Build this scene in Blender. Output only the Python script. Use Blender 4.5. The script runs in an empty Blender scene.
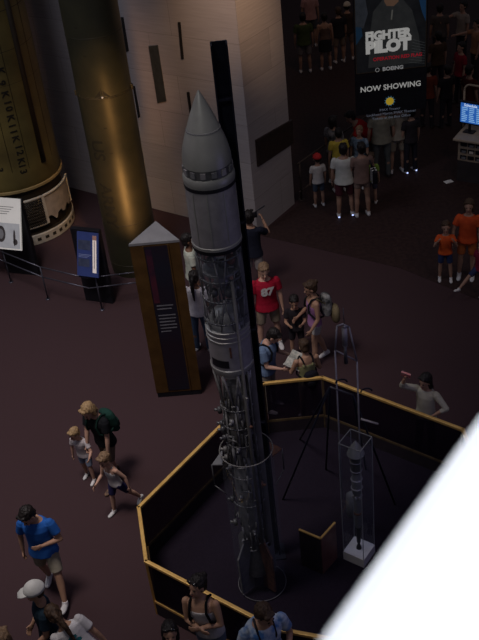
import bpy, bmesh, math, random
from mathutils import Vector, Matrix, Euler, noise
random.seed(7)
COL = bpy.context.scene.collection
PI = math.pi
def V(*a): return Vector(a)
def rad(d): return math.radians(d)

# ------------------------------------------------------------------ camera
F_PX = 966.0; PITCH = rad(34.8); CAM_H = 10.2
ROLL = math.atan2(160, 1380)
_ca, _sa = math.cos(ROLL), math.sin(ROLL)
_R = V(1, 0, 0); _U = V(0, math.sin(PITCH), math.cos(PITCH)); FWD = V(0, math.cos(PITCH), -math.sin(PITCH))
RC = _R * _ca - _U * _sa
UC = _R * _sa + _U * _ca
cd = bpy.data.cameras.new('camera'); cam = bpy.data.objects.new('camera', cd); COL.objects.link(cam)
cam.matrix_world = Matrix(((RC.x, UC.x, -FWD.x, 0), (RC.y, UC.y, -FWD.y, 0), (RC.z, UC.z, -FWD.z, CAM_H), (0, 0, 0, 1)))
cd.sensor_fit = 'VERTICAL'; cd.sensor_height = 24; cd.sensor_width = 18; cd.lens = F_PX / 640 * 24
cd.clip_start = 0.05; cd.clip_end = 200
cd.dof.use_dof = True; cd.dof.focus_distance = 12.5; cd.dof.aperture_fstop = 3.9
bpy.context.scene.camera = cam
bpy.context.scene.view_settings.view_transform = 'Standard'
bpy.context.scene.view_settings.look = 'None'

def ray(x, y): return FWD + RC * ((x - 239.5) / F_PX) - UC * ((y - 320) / F_PX)
def at(x, y, z=0.0):                      # where the line of sight meets the level z
    d = ray(x, y); return V(0, 0, CAM_H) + d * ((z - CAM_H) / d.z)
def on_cyl(x, y, c, R_):                    # where the line of sight meets an upright cylinder: (angle from -Y, height)
    d = ray(x, y); ox, oy = -c.x, -c.y; A = d.x * d.x + d.y * d.y; B = 2 * (ox * d.x + oy * d.y); C_ = ox * ox + oy * oy - R_ * R_
    q = B * B - 4 * A * C_
    t = (-B - math.sqrt(max(q, 0))) / (2 * A); px, py = ox + d.x * t, oy + d.y * t
    return math.atan2(px, -py), CAM_H + d.z * t
def on_plane(x, y, p, n):                 # where the line of sight meets a wall
    d = ray(x, y); o = V(0, 0, CAM_H)
    return o + d * ((p - o).dot(n) / d.dot(n))

# ------------------------------------------------------------------ materials
def mat(name, c1, c2=None, scale=20, rough=0.8, metal=0.0, bump=0.0, bscale=None, emit=None, estr=0, spec=0.3, detail=4):
    m = bpy.data.materials.new(name); m.use_nodes = True
    nt = m.node_tree; b = nt.nodes['Principled BSDF']
    b.inputs['Roughness'].default_value = rough; b.inputs['Metallic'].default_value = metal
    b.inputs['Specular IOR Level'].default_value = spec
    tc = nt.nodes.new('ShaderNodeTexCoord')
    if c2 is None: c2 = tuple(v * 0.75 for v in c1)
    n = nt.nodes.new('ShaderNodeTexNoise'); n.inputs['Scale'].default_value = scale; n.inputs['Detail'].default_value = detail
    nt.links.new(tc.outputs['Object'], n.inputs['Vector'])
    r = nt.nodes.new('ShaderNodeValToRGB')
    r.color_ramp.elements[0].position = 0.35; r.color_ramp.elements[1].position = 0.65
    r.color_ramp.elements[0].color = (*c2, 1); r.color_ramp.elements[1].color = (*c1, 1)
    nt.links.new(n.outputs['Fac'], r.inputs['Fac']); nt.links.new(r.outputs['Color'], b.inputs['Base Color'])
    if bump:
        n2 = nt.nodes.new('ShaderNodeTexNoise'); n2.inputs['Scale'].default_value = bscale or scale * 2
        nt.links.new(tc.outputs['Object'], n2.inputs['Vector'])
        bp = nt.nodes.new('ShaderNodeBump'); bp.inputs['Strength'].default_value = bump; bp.inputs['Distance'].default_value = 0.01
        nt.links.new(n2.outputs['Fac'], bp.inputs['Height']); nt.links.new(bp.outputs['Normal'], b.inputs['Normal'])
    if emit:
        b.inputs['Emission Color'].default_value = (*emit, 1); b.inputs['Emission Strength'].default_value = estr
    return m
def glass_mat(name, tint, body, fac, rough=0.05, gl=0.06):
    """thin sheet: mostly see-through, a little surface haze and gloss"""
    m = bpy.data.materials.new(name); m.use_nodes = True; nt = m.node_tree; nt.nodes.clear()
    out = nt.nodes.new('ShaderNodeOutputMaterial')
    tr = nt.nodes.new('ShaderNodeBsdfTransparent'); tr.inputs['Color'].default_value = (*tint, 1)
    di = nt.nodes.new('ShaderNodeBsdfDiffuse'); di.inputs['Color'].default_value = (*body, 1)
    gs = nt.nodes.new('ShaderNodeBsdfGlossy'); gs.inputs['Roughness'].default_value = rough
    nz = nt.nodes.new('ShaderNodeTexNoise'); nz.inputs['Scale'].default_value = 3
    mr = nt.nodes.new('ShaderNodeMapRange'); mr.inputs['To Min'].default_value = fac * 0.8; mr.inputs['To Max'].default_value = fac * 1.2
    nt.links.new(nz.outputs['Fac'], mr.inputs['Value'])
    m1 = nt.nodes.new('ShaderNodeMixShader'); nt.links.new(mr.outputs['Result'], m1.inputs['Fac'])
    nt.links.new(tr.outputs[0], m1.inputs[1]); nt.links.new(di.outputs[0], m1.inputs[2])
    m2 = nt.nodes.new('ShaderNodeMixShader'); m2.inputs['Fac'].default_value = gl
    nt.links.new(m1.outputs[0], m2.inputs[1]); nt.links.new(gs.outputs[0], m2.inputs[2])
    nt.links.new(m2.outputs[0], out.inputs['Surface'])
    return m

# ------------------------------------------------------------------ mesh helpers
def empty(name, loc=(0, 0, 0), rz=0.0, label=None, cat=None, group=None):
    o = bpy.data.objects.new(name, None); COL.objects.link(o)
    o.location = loc; o.rotation_euler = (0, 0, rz); o.empty_display_size = 0.1
    tag(o, label, cat, group); return o
def tag(o, label=None, cat=None, group=None, kind=None):
    if label: o['label'] = label
    if cat: o['category'] = cat
    if group: o['group'] = group
    if kind: o['kind'] = kind
    return o
def build(name, bm, m, parent=None, smooth=True, bevel=0.0, loc=None):
    me = bpy.data.meshes.new(name)
    bmesh.ops.recalc_face_normals(bm, faces=bm.faces)
    bm.to_mesh(me); bm.free()
    for p in me.polygons: p.use_smooth = smooth
    o = bpy.data.objects.new(name, me); COL.objects.link(o)
    if isinstance(m, (list, tuple)):
        for x in m: me.materials.append(x)
    else: me.materials.append(m)
    if parent: o.parent = parent
    if loc is not None: o.location = loc
    if bevel:
        b = o.modifiers.new('bevel', 'BEVEL'); b.width = bevel; b.segments = 2; b.limit_method = 'ANGLE'
    return o
def frame_for(d):
    d = d.normalized(); h = V(0, 0, 1) if abs(d.z) < 0.9 else V(0, 1, 0)
    x = d.cross(h).normalized(); y = d.cross(x).normalized(); return x, y
def loft(bm, rings, seg=14, caps=True, mi=0):
    """rings: (centre, vec_a, vec_b): ellipses joined in order"""
    L = []
    for c, a, b in rings:
        L.append([bm.verts.new(c + a * math.cos(2 * PI * i / seg) + b * math.sin(2 * PI * i / seg)) for i in range(seg)])
    fs = []
    for r0, r1 in zip(L, L[1:]):
        for i in range(seg):
            j = (i + 1) % seg; fs.append(bm.faces.new((r0[i], r0[j], r1[j], r1[i])))
    if caps:
        fs.append(bm.faces.new(L[0][::-1])); fs.append(bm.faces.new(L[-1]))
    for f in fs: f.material_index = mi
    return L
def cone(bm, p0, r0, p1, r1, seg=10, mi=0):
    p0 = Vector(p0); p1 = Vector(p1); x, y = frame_for(p1 - p0)
    loft(bm, [(p0, x * r0, y * r0), (p1, x * r1, y * r1)], seg, mi=mi)
def capsule(bm, p0, r0, p1, r1, seg=10, squash=None):
    p0 = Vector(p0); p1 = Vector(p1); d = p1 - p0
    if d.length < 1e-6: d = V(0, 0, 1e-3)
    n = d.normalized(); x, y = frame_for(d)
    rs = []
    for t in (85, 60, 30, 0):
        k = rad(t); rs.append((p0 - n * r0 * math.sin(k), r0 * math.cos(k)))
    for t in (0, 30, 60, 85):
        k = rad(t); rs.append((p1 + n * r1 * math.sin(k), r1 * math.cos(k)))
    loft(bm, [(c, x * r, y * r) for c, r in rs], seg)
def tube(bm, pts, r, seg=8):
    pts = [Vector(p) for p in pts]
    for a, b in zip(pts, pts[1:]): cone(bm, a, r, b, r, seg)
    for p in pts[1:-1]: ellipsoid(bm, p, V(r, 0, 0), V(0, r, 0), V(0, 0, r), 8, 5)
def ellipsoid(bm, c, ax, ay, az, seg=14, n=8):
    rs = []
    for i in range(n + 1):
        t = -PI / 2 + PI * (i + 0.0) / n
        t = max(-PI / 2 + 0.06, min(PI / 2 - 0.06, t))
        rs.append((c + az * math.sin(t), ax * math.cos(t), ay * math.cos(t)))
    loft(bm, rs, seg)
def box(bm, c, s, rot=None, mi=0):
    c = Vector(c); vs = []
    for z in (-.5, .5):
        for x, y in ((-.5, -.5), (.5, -.5), (.5, .5), (-.5, .5)):
            v = V(x * s[0], y * s[1], z * s[2])
            if rot: v = rot @ v
            vs.append(bm.verts.new(c + v))
    fs = [bm.faces.new([vs[i] for i in f]) for f in ((3, 2, 1, 0), (4, 5, 6, 7), (0, 1, 5, 4), (1, 2, 6, 5), (2, 3, 7, 6), (3, 0, 4, 7))]
    for f in fs: f.material_index = mi
    return fs
def bar(bm, p0, p1, w, h, up=V(0, 0, 1)):
    """square bar from p0 to p1"""
    p0 = Vector(p0); p1 = Vector(p1); d = (p1 - p0).normalized()
    s = d.cross(up)
    if s.length < 1e-4: s = V(1, 0, 0)
    s.normalize(); u = s.cross(d).normalized()
    q = [[bm.verts.new(p + s * a * w / 2 + u * b * h / 2) for a, b in ((-1, -1), (1, -1), (1, 1), (-1, 1))] for p in (p0, p1)]
    for i in range(4):
        j = (i + 1) % 4; bm.faces.new((q[0][i], q[0][j], q[1][j], q[1][i]))
    bm.faces.new(q[0][::-1]); bm.faces.new(q[1])
def prism(bm, poly, z0, z1, mi=0):
    a = [bm.verts.new((p[0], p[1], z0)) for p in poly]; b = [bm.verts.new((p[0], p[1], z1)) for p in poly]
    n = len(poly)
    fs = [bm.faces.new((a[i], a[(i + 1) % n], b[(i + 1) % n], b[i])) for i in range(n)]
    fs += [bm.faces.new(a[::-1]), bm.faces.new(b)]
    for f in fs: f.material_index = mi
def lathe(bm, prof, seg=40, caps=True, c=V(0, 0, 0), mi=0):
    return loft(bm, [(c + V(0, 0, z), V(r, 0, 0), V(0, r, 0)) for z, r in prof], seg, caps, mi)
def quad(bm, pts, mi=0):
    f = bm.faces.new([bm.verts.new(p) for p in pts]); f.material_index = mi; return f
def remesh(bm, voxel, smooth=2):
    """fuse overlapping closed shapes into one continuous skin"""
    me = bpy.data.meshes.new('tmp'); bmesh.ops.recalc_face_normals(bm, faces=bm.faces); bm.to_mesh(me); bm.free()
    o = bpy.data.objects.new('tmp', me); COL.objects.link(o)
    r = o.modifiers.new('r', 'REMESH'); r.mode = 'VOXEL'; r.voxel_size = voxel
    if smooth:
        s = o.modifiers.new('s', 'SMOOTH'); s.iterations = smooth; s.factor = 0.5
    dg = bpy.context.evaluated_depsgraph_get()
    res = bpy.data.meshes.new_from_object(o.evaluated_get(dg))
    bpy.data.objects.remove(o); bpy.data.meshes.remove(me)
    return res
def link_mesh(name, me, m, parent):
    o = bpy.data.objects.new(name, me); COL.objects.link(o); o.parent = parent
    me.materials.clear(); me.materials.append(m)
    me.polygons.foreach_set('use_smooth', [True] * len(me.polygons)); me.update()
    return o
def text_mesh(s, size, bold=0.0, align='CENTER', xs=1.0, spacing=1.0):
    cu = bpy.data.curves.new('t', 'FONT'); cu.body = s; cu.size = size; cu.align_x = align; cu.align_y = 'CENTER'
    cu.offset = bold; cu.space_character = spacing; cu.resolution_u = 3
    o = bpy.data.objects.new('t', cu); COL.objects.link(o)
    dg = bpy.context.evaluated_depsgraph_get()
    me = bpy.data.meshes.new_from_object(o.evaluated_get(dg))
    bpy.data.objects.remove(o)
    for v in me.vertices: v.co.x *= xs
    return me
def text_on(name, s, size, m, parent, mw, **k):
    me = text_mesh(s, size, **k); me.materials.clear(); me.materials.append(m)
    o = bpy.data.objects.new(name, me); COL.objects.link(o); o.parent = parent; o.matrix_local = mw
    return o

# ------------------------------------------------------------------ shared materials
M = {}
M['carpet'] = mat('carpet', (.062, .036, .040), (.040, .023, .026), 160, .95, bump=.3, bscale=300, spec=.1)
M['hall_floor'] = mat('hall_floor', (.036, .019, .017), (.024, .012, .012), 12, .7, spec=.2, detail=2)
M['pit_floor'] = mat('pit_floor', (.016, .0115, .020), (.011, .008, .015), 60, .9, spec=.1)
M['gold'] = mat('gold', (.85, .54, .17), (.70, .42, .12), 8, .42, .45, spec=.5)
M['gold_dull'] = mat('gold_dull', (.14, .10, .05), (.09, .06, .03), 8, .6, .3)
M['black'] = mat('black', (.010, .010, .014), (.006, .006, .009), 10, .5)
M['blackmetal'] = mat('blackmetal', (.012, .014, .026), (.008, .009, .018), 10, .45, .3)
M['silver'] = mat('silver', (.30, .30, .285), (.25, .25, .24), 6, .40, .35, spec=.5)
M['silver2'] = mat('silver2', (.30, .285, .30), (.24, .228, .24), 9, .5, .3)
M['steel'] = mat('steel', (.13, .13, .135), (.08, .08, .085), 15, .4, .5, spec=.5)
M['duct'] = mat('duct', (.15, .145, .14), (.11, .105, .10), 5, .5, .2)
M['pipe'] = mat('pipe', (.24, .235, .23), (.14, .135, .13), 15, .45, .4)
M['rust'] = mat('rust', (.20, .09, .05), (.10, .05, .04), 20, .6, .3)
M['white'] = mat('white', (.75, .74, .72), (.68, .67, .66), 6, .6)
M['grey'] = mat('grey', (.16, .16, .17), (.12, .12, .13), 12, .7)
M['acrylic'] = glass_mat('acrylic', (.95, .97, 1), (.35, .38, .42), .055, .05, .035)
M['acrylic_edge'] = mat('acrylic_edge', (.30, .31, .33), (.22, .23, .25), 6, .3)
M['smoke'] = glass_mat('smoke', (.42, .40, .46), (.020, .014, .026), .45, .08, .02)
M['bronze'] = mat('bronze', (.10, .052, .016), (.07, .036, .011), 5, .5, .4)
M['cream'] = mat('cream', (.55, .50, .44), (.45, .41, .36), 10, .6)

# ------------------------------------------------------------------ setting
ENC = [V(-1.61, 9.18, 0), V(0.25, 11.48, 0), V(1.15, 11.46, 0), V(2.91, 9.95, 0), V(2.90, 8.1, 0), V(1.55, 6.45, 0), V(0.0, 7.02, 0), V(-1.50, 8.24, 0)]
W0 = V(-3.6, 20.96, 0); W1 = V(0.59, 17.72, 0); W2 = V(1.59, 18.82, 0)
wd = (W1 - W0).normalized(); rd = V(-wd.y, wd.x, 0)
def floor():
    bm = bmesh.new(); box(bm, (0, 22, -.1), (70, 66, .2)); o = build('floor', bm, M['carpet'], smooth=False); tag(o, kind='structure')
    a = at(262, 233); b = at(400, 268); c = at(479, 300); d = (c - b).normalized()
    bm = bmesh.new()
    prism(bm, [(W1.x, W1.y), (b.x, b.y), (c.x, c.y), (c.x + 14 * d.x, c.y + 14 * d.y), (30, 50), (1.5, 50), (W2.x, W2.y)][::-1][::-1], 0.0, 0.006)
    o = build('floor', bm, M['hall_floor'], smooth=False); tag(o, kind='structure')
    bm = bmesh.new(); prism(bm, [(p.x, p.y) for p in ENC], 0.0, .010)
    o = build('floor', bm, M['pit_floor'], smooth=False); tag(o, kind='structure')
floor()

def stone():
    m = mat('stone', (.42, .36, .33), (.33, .28, .26), 3, .75, spec=.2)
    nt = m.node_tree; b = nt.nodes['Principled BSDF']; tc = [n for n in nt.nodes if n.type == 'TEX_COORD'][0]
    sp = nt.nodes.new('ShaderNodeSeparateXYZ'); nt.links.new(tc.outputs['Object'], sp.inputs[0])
    ad = nt.nodes.new('ShaderNodeMath'); nt.links.new(sp.outputs[0], ad.inputs[0]); nt.links.new(sp.outputs[1], ad.inputs[1])
    mp = nt.nodes.new('ShaderNodeCombineXYZ'); nt.links.new(ad.outputs[0], mp.inputs[0]); nt.links.new(sp.outputs[2], mp.inputs[1])
    br = nt.nodes.new('ShaderNodeTexBrick'); br.inputs['Scale'].default_value = 1
    br.inputs['Brick Width'].default_value = 1.6; br.inputs['Row Height'].default_value = .82; br.offset = .37
    br.inputs['Mortar Size'].default_value = .004; br.inputs['Color1'].default_value = (.36, .325, .32, 1)
    br.inputs['Color2'].default_value = (.315, .285, .285, 1); br.inputs['Mortar'].default_value = (.20, .175, .17, 1)
    nt.links.new(mp.outputs[0], br.inputs['Vector'])
    mp2 = nt.nodes.new('ShaderNodeMapping'); mp2.inputs['Scale'].default_value = (1.2, 1.2, 26)
    nt.links.new(tc.outputs['Object'], mp2.inputs['Vector'])
    nz = nt.nodes.new('ShaderNodeTexNoise'); nz.inputs['Scale'].default_value = 1.2; nz.inputs['Detail'].default_value = 3
    nt.links.new(mp2.outputs[0], nz.inputs['Vector'])
    rp = nt.nodes.new('ShaderNodeMapRange'); rp.inputs['To Min'].default_value = .78; rp.inputs['To Max'].default_value = 1.2
    nt.links.new(nz.outputs['Fac'], rp.inputs['Value'])
    mx = nt.nodes.new('ShaderNodeMix'); mx.data_type = 'RGBA'; mx.blend_type = 'MULTIPLY'; mx.inputs[0].default_value = 1
    nt.links.new(br.outputs['Color'], mx.inputs[6]); nt.links.new(rp.outputs['Result'], mx.inputs[7])
    nt.links.new(mx.outputs[2], b.inputs['Base Color'])
    return m
M['stone'] = stone()
WANG = math.atan2(wd.y, wd.x)
def wall():
    L0 = 9.0
    # main block, local x runs along the wall towards the corner, local y into the wall
    o = None
    bm = bmesh.new(); L = (W1 - W0).length + L0
    box(bm, (-L / 2, .75, 3.9), (L, 1.5, 7.8))
    o = build('wall_back', bm, M['stone'], smooth=False); o.location = W1; o.rotation_euler = (0, 0, WANG); tag(o, kind='structure')
    # dark hall beyond
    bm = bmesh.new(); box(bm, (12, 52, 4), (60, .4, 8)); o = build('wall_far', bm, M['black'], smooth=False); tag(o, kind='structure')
wall()
NW = V(wd.y, -wd.x, 0)          # wall face normal towards the camera
def wall_pt(x, y, off=0.0):
    return on_plane(x, y, W1 + NW * off, NW)
def right_pt(x, y, off=0.0):
    return on_plane(x, y, W1 + wd * off, wd)
M['slot'] = mat('slot', (.012, .010, .010), None, 5, .9)
M['slot_plate'] = mat('slot_plate', (.07, .075, .07), (.05, .053, .05), 8, .4, .4)
def wall_plate(name, pts, m, th, side='front', **k):
    f = wall_pt if side == 'front' else right_pt
    n = NW if side == 'front' else wd
    p = [f(x, y) for x, y in pts]
    bm = bmesh.new(); a = [bm.verts.new(q - n * .02) for q in p]; b = [bm.verts.new(q + n * th) for q in p]
    for i in range(4):
        j = (i + 1) % 4; bm.faces.new((a[i], a[j], b[j], b[i]))
    bm.faces.new(a[::-1]); bm.faces.new(b)
    o = build(name, bm, m, smooth=False); tag(o, **k); return o
for pts in ([(121, 17), (123.5, 17), (129, 51), (126.5, 52)], [(178, 22), (180.6, 22), (184, 59), (181.5, 59)],
            [(133, 86), (135, 86), (140.4, 117), (138.4, 118)], [(187, 92), (189.5, 92), (193, 118), (190.5, 118)]):
    wall_plate('trim_1', pts, M['slot'], .012, kind='structure')
o = wall_plate('metal_panel', [(149, 46), (158, 45), (166.5, 101), (158, 103)], M['slot_plate'], .02)
tag(o, 'tall narrow dark grey metal panel set in the stone wall', 'panel')
pl = wall_plate('wall_plaque', [(255, 140), (291, 119.5), (292, 143), (257, 166.5)], mat('plaque', (.045, .028, .024), (.03, .02, .018), 10, .45, .3), .04, 'right')
tag(pl, 'dark bronze plaque on the side face of the stone pillar', 'plaque')

# ------------------------------------------------------------------ people
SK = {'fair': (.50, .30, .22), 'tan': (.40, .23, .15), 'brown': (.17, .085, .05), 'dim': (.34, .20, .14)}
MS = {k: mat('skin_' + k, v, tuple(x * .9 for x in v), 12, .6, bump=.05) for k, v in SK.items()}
MC = {}
def cloth(c, c2=None, scale=9):
    k = (c, c2, scale)
    if k not in MC: MC[k] = mat('cloth', c, c2 or tuple(v * .8 for v in c), scale, .9, bump=.25, bscale=14, spec=.12)
    return MC[k]
M['hair_dark'] = mat('hair_dark', (.014, .011, .010), (.007, .005, .005), 60, .55, bump=.5, bscale=90)
M['hair_brown'] = mat('hair_brown', (.07, .04, .022), (.035, .02, .012), 60, .6, bump=.5, bscale=90)
M['hair_blond'] = mat('hair_blond', (.36, .24, .12), (.22, .14, .07), 50, .6, bump=.5, bscale=90)
M['hair_sandy'] = mat('hair_sandy', (.22, .14, .08), (.13, .08, .045), 50, .6, bump=.5, bscale=90)
M['eye'] = mat('eye', (.02, .015, .012), None, 10, .2)
M['lips'] = mat('lips', (.30, .10, .085), None, 10, .5)
M['shoe_white'] = mat('shoe_white', (.62, .60, .60), (.5, .5, .5), 14, .6)
M['shoe_dark'] = mat('shoe_dark', (.03, .026, .025), None, 14, .6)
M['sandal'] = mat('sandal', (.20, .12, .07), (.08, .05, .04), 30, .7)

def person(px, py, H, yaw, label, skin='fair', hair='dark', hstyle='short', top='tee', topc=(.5, .5, .5), topc2=None,
           bottom='shorts', botc=(.3, .25, .18), shoe='shoe_white', lean=0, side=0, head=(0, 0), armL=None, armR=None,
           legL=(0, 4, 0), legR=(0, 4, 0), group='museum visitors', kid=False, cap=None, fine=True, glasses=False, build_=1.0, root_at=None, lit=False):
    """px,py: pixel of the head centre.  L is the person's own left.  arm=(upper dir, fore dir) as (outward, forward, up)."""
    s = H / 1.75
    hs = (1.34 if kid else 1.09) * s                      # head scale
    w = build_
    fw = V(0, -1, 0)                                       # facing -Y; own left is +X
    O = V(0, 0, .93 * s)
    Rt = Matrix.Rotation(rad(lean), 3, 'X') @ Matrix.Rotation(rad(side), 3, 'Y')
    T = lambda x, f, z: O + Rt @ V(x * s * (w if abs(x) > .05 else 1), -f * s, (z - .93) * s)
    # legs
    feet = []; legs = []
    for sx, (a, b, k) in ((1, legL), (-1, legR)):
        hip = O + V(sx * .09 * s * w, 0, -.02 * s)
        def dirv(a, b): return V(sx * math.sin(rad(b)), -math.sin(rad(a)) * math.cos(rad(b)), -math.cos(rad(a)) * math.cos(rad(b)))
        knee = hip + dirv(a, b) * .42 * s
        ank = knee + dirv(a - k, b * .5) * .41 * s
        legs.append((hip, knee, ank, a - k))
    lift = min(l[2].z for l in legs) - .075 * s
    dz = V(0, 0, -lift); O = O + dz
    legs = [(h + dz, k + dz, a + dz, t) for h, k, a, t in legs]
    vox = .0095 if fine else .014
    ALs = armL or ((.16, .05, -1), (.05, .25, -1)); ARs = armR or ((.16, .02, -1), (.05, .2, -1))
    arms = []
    for sx, (u, f) in ((1, ALs), (-1, ARs)):
        sh = T(sx * .185, 0, 1.40)
        ud = (Rt @ V(sx * u[0], -u[1], u[2])).normalized(); fd = (Rt @ V(sx * f[0], -f[1], f[2])).normalized()
        el = sh + ud * .29 * s; wr = el + fd * .25 * s
        arms.append((sh, el, wr, ud, fd, sx))
    # body
    bm = bmesh.new()
    tr = [(.86, .10, .075, 0), (.93, .165, .105, 0), (1.0, .15, .10, .0), (1.10, .135, .092, .005), (1.22, .152, .105, .01), (1.33, .165, .108, .005), (1.40, .165, .09, -.005), (1.45, .10, .07, -.01), (1.49, .06, .058, -.01)]
    X = Rt @ V(1, 0, 0); Yv = Rt @ V(0, -1, 0); Z = Rt @ V(0, 0, 1)
    def torso(bm, tr, inf=0.0, z0=0, z1=9, flare=0):
        rr = [(T(0, f, z), X * (a * s * w + inf + flare * max(0, 1.05 - z)), Yv * (b * s * (w * w) + inf + flare * max(0, 1.05 - z))) for z, a, b, f in tr if z0 <= z <= z1]
        loft(bm, rr, 20)
    torso(bm, tr)
    for sh, el, wr, ud, fd, sx in arms:
        capsule(bm, sh, .052 * s, sh + ud * .14 * s, .047 * s); capsule(bm, sh + ud * .14 * s, .047 * s, el, .037 * s)
        capsule(bm, el, .038 * s, el + fd * .09 * s, .038 * s); capsule(bm, el + fd * .09 * s, .038 * s, wr, .025 * s)
        # hand: palm, four fingers, thumb
        inw = (X * -sx); inw = (inw - fd * inw.dot(fd))
        if inw.length < .2: inw = Z - fd * Z.dot(fd)
        inw.normalize()                                     # palm normal
        across = fd.cross(inw).normalized()
        pc = wr + fd * .045 * s
        ellipsoid(bm, pc, across * .040 * s, inw * .016 * s, fd * .052 * s, 12, 6)
        for i, (o_, l_) in enumerate(((-.030, .066), (-.010, .076), (.010, .071), (.029, .055))):
            b0 = pc + fd * .035 * s + across * o_ * s; spread = across * o_ * .25
            m1 = b0 + (fd + spread + inw * .25).normalized() * l_ * .5 * s; m2 = m1 + (fd * .8 + inw * .65).normalized() * l_ * .5 * s
            capsule(bm, b0, .0088 * s, m1, .0083 * s, 8); capsule(bm, m1, .0083 * s, m2, .007 * s, 8)
        thd = across * (1 if fw.dot(across) > 0 else -1)
        b0 = pc - fd * .015 * s + thd * .028 * s
        capsule(bm, b0, .011 * s, b0 + (thd * .7 + fd * .7 + inw * .3) * .045 * s, .009 * s, 8)
    for hip, knee, ank, tl in legs:
        d = knee - hip; capsule(bm, hip, .088 * s * w, hip + d * .5, .074 * s * w, 12); capsule(bm, hip + d * .5, .074 * s * w, knee, .053 * s, 12)
        e = ank - knee; b_ = V(0, .012 * s, 0)
        capsule(bm, knee, .052 * s, knee + e * .3 + b_, .056 * s, 12); capsule(bm, knee + e * .3 + b_, .056 * s, ank, .034 * s, 12)
    # head
    Hp = T(0, .0, 1.47)
    Rh = Rt @ Matrix.Rotation(rad(head[0]), 3, 'Z') @ Matrix.Rotation(rad(head[1]), 3, 'X')
    if lean > 25: Rh = Matrix.Rotation(rad(lean * .6), 3, 'X') @ Matrix.Rotation(rad(head[0]), 3, 'Z') @ Matrix.Rotation(rad(head[1]), 3, 'X')
    hp = lambda x, f, z: Hp + Rh @ V(x * hs, -f * hs, z * hs)
    hv = lambda x, f, z: Rh @ V(x * hs, -f * hs, z * hs)
    capsule(bm, T(0, -.01, 1.42), .058 * s, hp(0, .005, .09), .052 * hs)
    ellipsoid(bm, hp(0, -.005, .185), hv(.076, 0, 0), hv(0, .095, 0), hv(0, 0, .098), 18, 10)      # skull
    ellipsoid(bm, hp(0, .030, .125), hv(.056, 0, 0), hv(0, .062, 0), hv(0, 0, .080), 16, 8)        # jaw
    capsule(bm, hp(0, .088, .160), .010 * hs, hp(0, .104, .132), .015 * hs, 8)                       # nose
    ellipsoid(bm, hp(0, .082, .062), hv(.022, 0, 0), hv(0, .014, 0), hv(0, 0, .012), 8, 5)          # chin
    for q in (-1, 1): ellipsoid(bm, hp(q * .079, -.008, .150), hv(.010, 0, 0), hv(0, .020, 0), hv(0, 0, .032), 8, 6)
    hc = hp(0, 0, .17)
    # place
    R3 = Matrix.Rotation(rad(yaw), 3, 'Z')
    if root_at is None:
        g = at(px, py, hc.z); off = R3 @ V(hc.x, hc.y, 0); base = V(g.x - off.x, g.y - off.y, 0)
    else: base = Vector(root_at)
    root = empty('person', base, rad(yaw), label, 'person', group)
    link_mesh('body', remesh(bm, vox * max(s, .7), 1), MS[skin], root)
    for q in (-1, 1):
        bm = bmesh.new(); ellipsoid(bm, hp(q * .032, .083, .168), hv(.013, 0, 0), hv(0, .009, 0), hv(0, 0, .007), 8, 5)
        build('eye', bm, M['eye'], root)
    bm = bmesh.new(); ellipsoid(bm, hp(0, .090, .098), hv(.024, 0, 0), hv(0, .008, 0), hv(0, 0, .007), 8, 5); build('mouth', bm, M['lips'], root)
    # hair
    bm = bmesh.new()
    if cap:
        ellipsoid(bm, hp(0, -.040, .165), hv(.086, 0, 0), hv(0, .072, 0), hv(0, 0, .082), 18, 10)
    elif hstyle != 'bald':
        ellipsoid(bm, hp(0, -.030, .212), hv(.091, 0, 0), hv(0, .103, 0), hv(0, 0, .096), 18, 10)
        ellipsoid(bm, hp(0, -.045, .160), hv(.086, 0, 0), hv(0, .075, 0), hv(0, 0, .095), 16, 8)
        for q in (() if cap else (-1.1, .5)): ellipsoid(bm, hp(q * .035, .055, .262), hv(.042, 0, 0), hv(0, .034, 0), hv(0, 0, .020), 8, 6)
    else:
        ellipsoid(bm, hp(0, -.035, .180), hv(.083, 0, 0), hv(0, .075, 0), hv(0, 0, .085), 16, 8)
    if hstyle == 'bob':
        for q in (-1, 1): capsule(bm, hp(q * .066, -.02, .20), .035 * hs, hp(q * .07, -.01, .075), .028 * hs)
        capsule(bm, hp(0, -.06, .16), .065 * hs, hp(0, -.065, .06), .05 * hs)
    if hstyle == 'long':
        for q in (-1, 1): capsule(bm, hp(q * .066, -.02, .20), .035 * hs, hp(q * .065, -.03, .03), .03 * hs)
        capsule(bm, hp(0, -.06, .16), .068 * hs, hp(0, -.085, -.06), .055 * hs)
        capsule(bm, hp(0, -.085, -.06), .055 * hs, T(0, -.125, 1.28), .035 * hs)
    if hstyle == 'ponytail':
        capsule(bm, hp(0, -.10, .20), .034 * hs, hp(0, -.145, .16), .034 * hs)
        capsule(bm, hp(0, -.145, .16), .034 * hs, hp(0, -.150, .02), .036 * hs)
        capsule(bm, hp(0, -.150, .02), .036 * hs, T(0, -.145, 1.25), .016 * hs)
    if hstyle == 'bun':
        ellipsoid(bm, hp(0, -.125, .235), hv(.04, 0, 0), hv(0, .038, 0), hv(0, 0, .04), 12, 8)
    hm = remesh(bm, vox * .9, 2)
    sd = V(px, py, 0)
    for v in hm.vertices:
        d_ = (v.co - hp(0, -.02, .17)).normalized(); q = V(v.co.x * 45, v.co.y * 45, v.co.z * 14) + sd
        v.co += d_ * noise.noise(q) * .011 * hs
    link_mesh('hair', hm, M['hair_' + hair], root)
    # shirt
    cs = cloth(topc, topc2)
    bm = bmesh.new()
    inf = .020 * s
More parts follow.
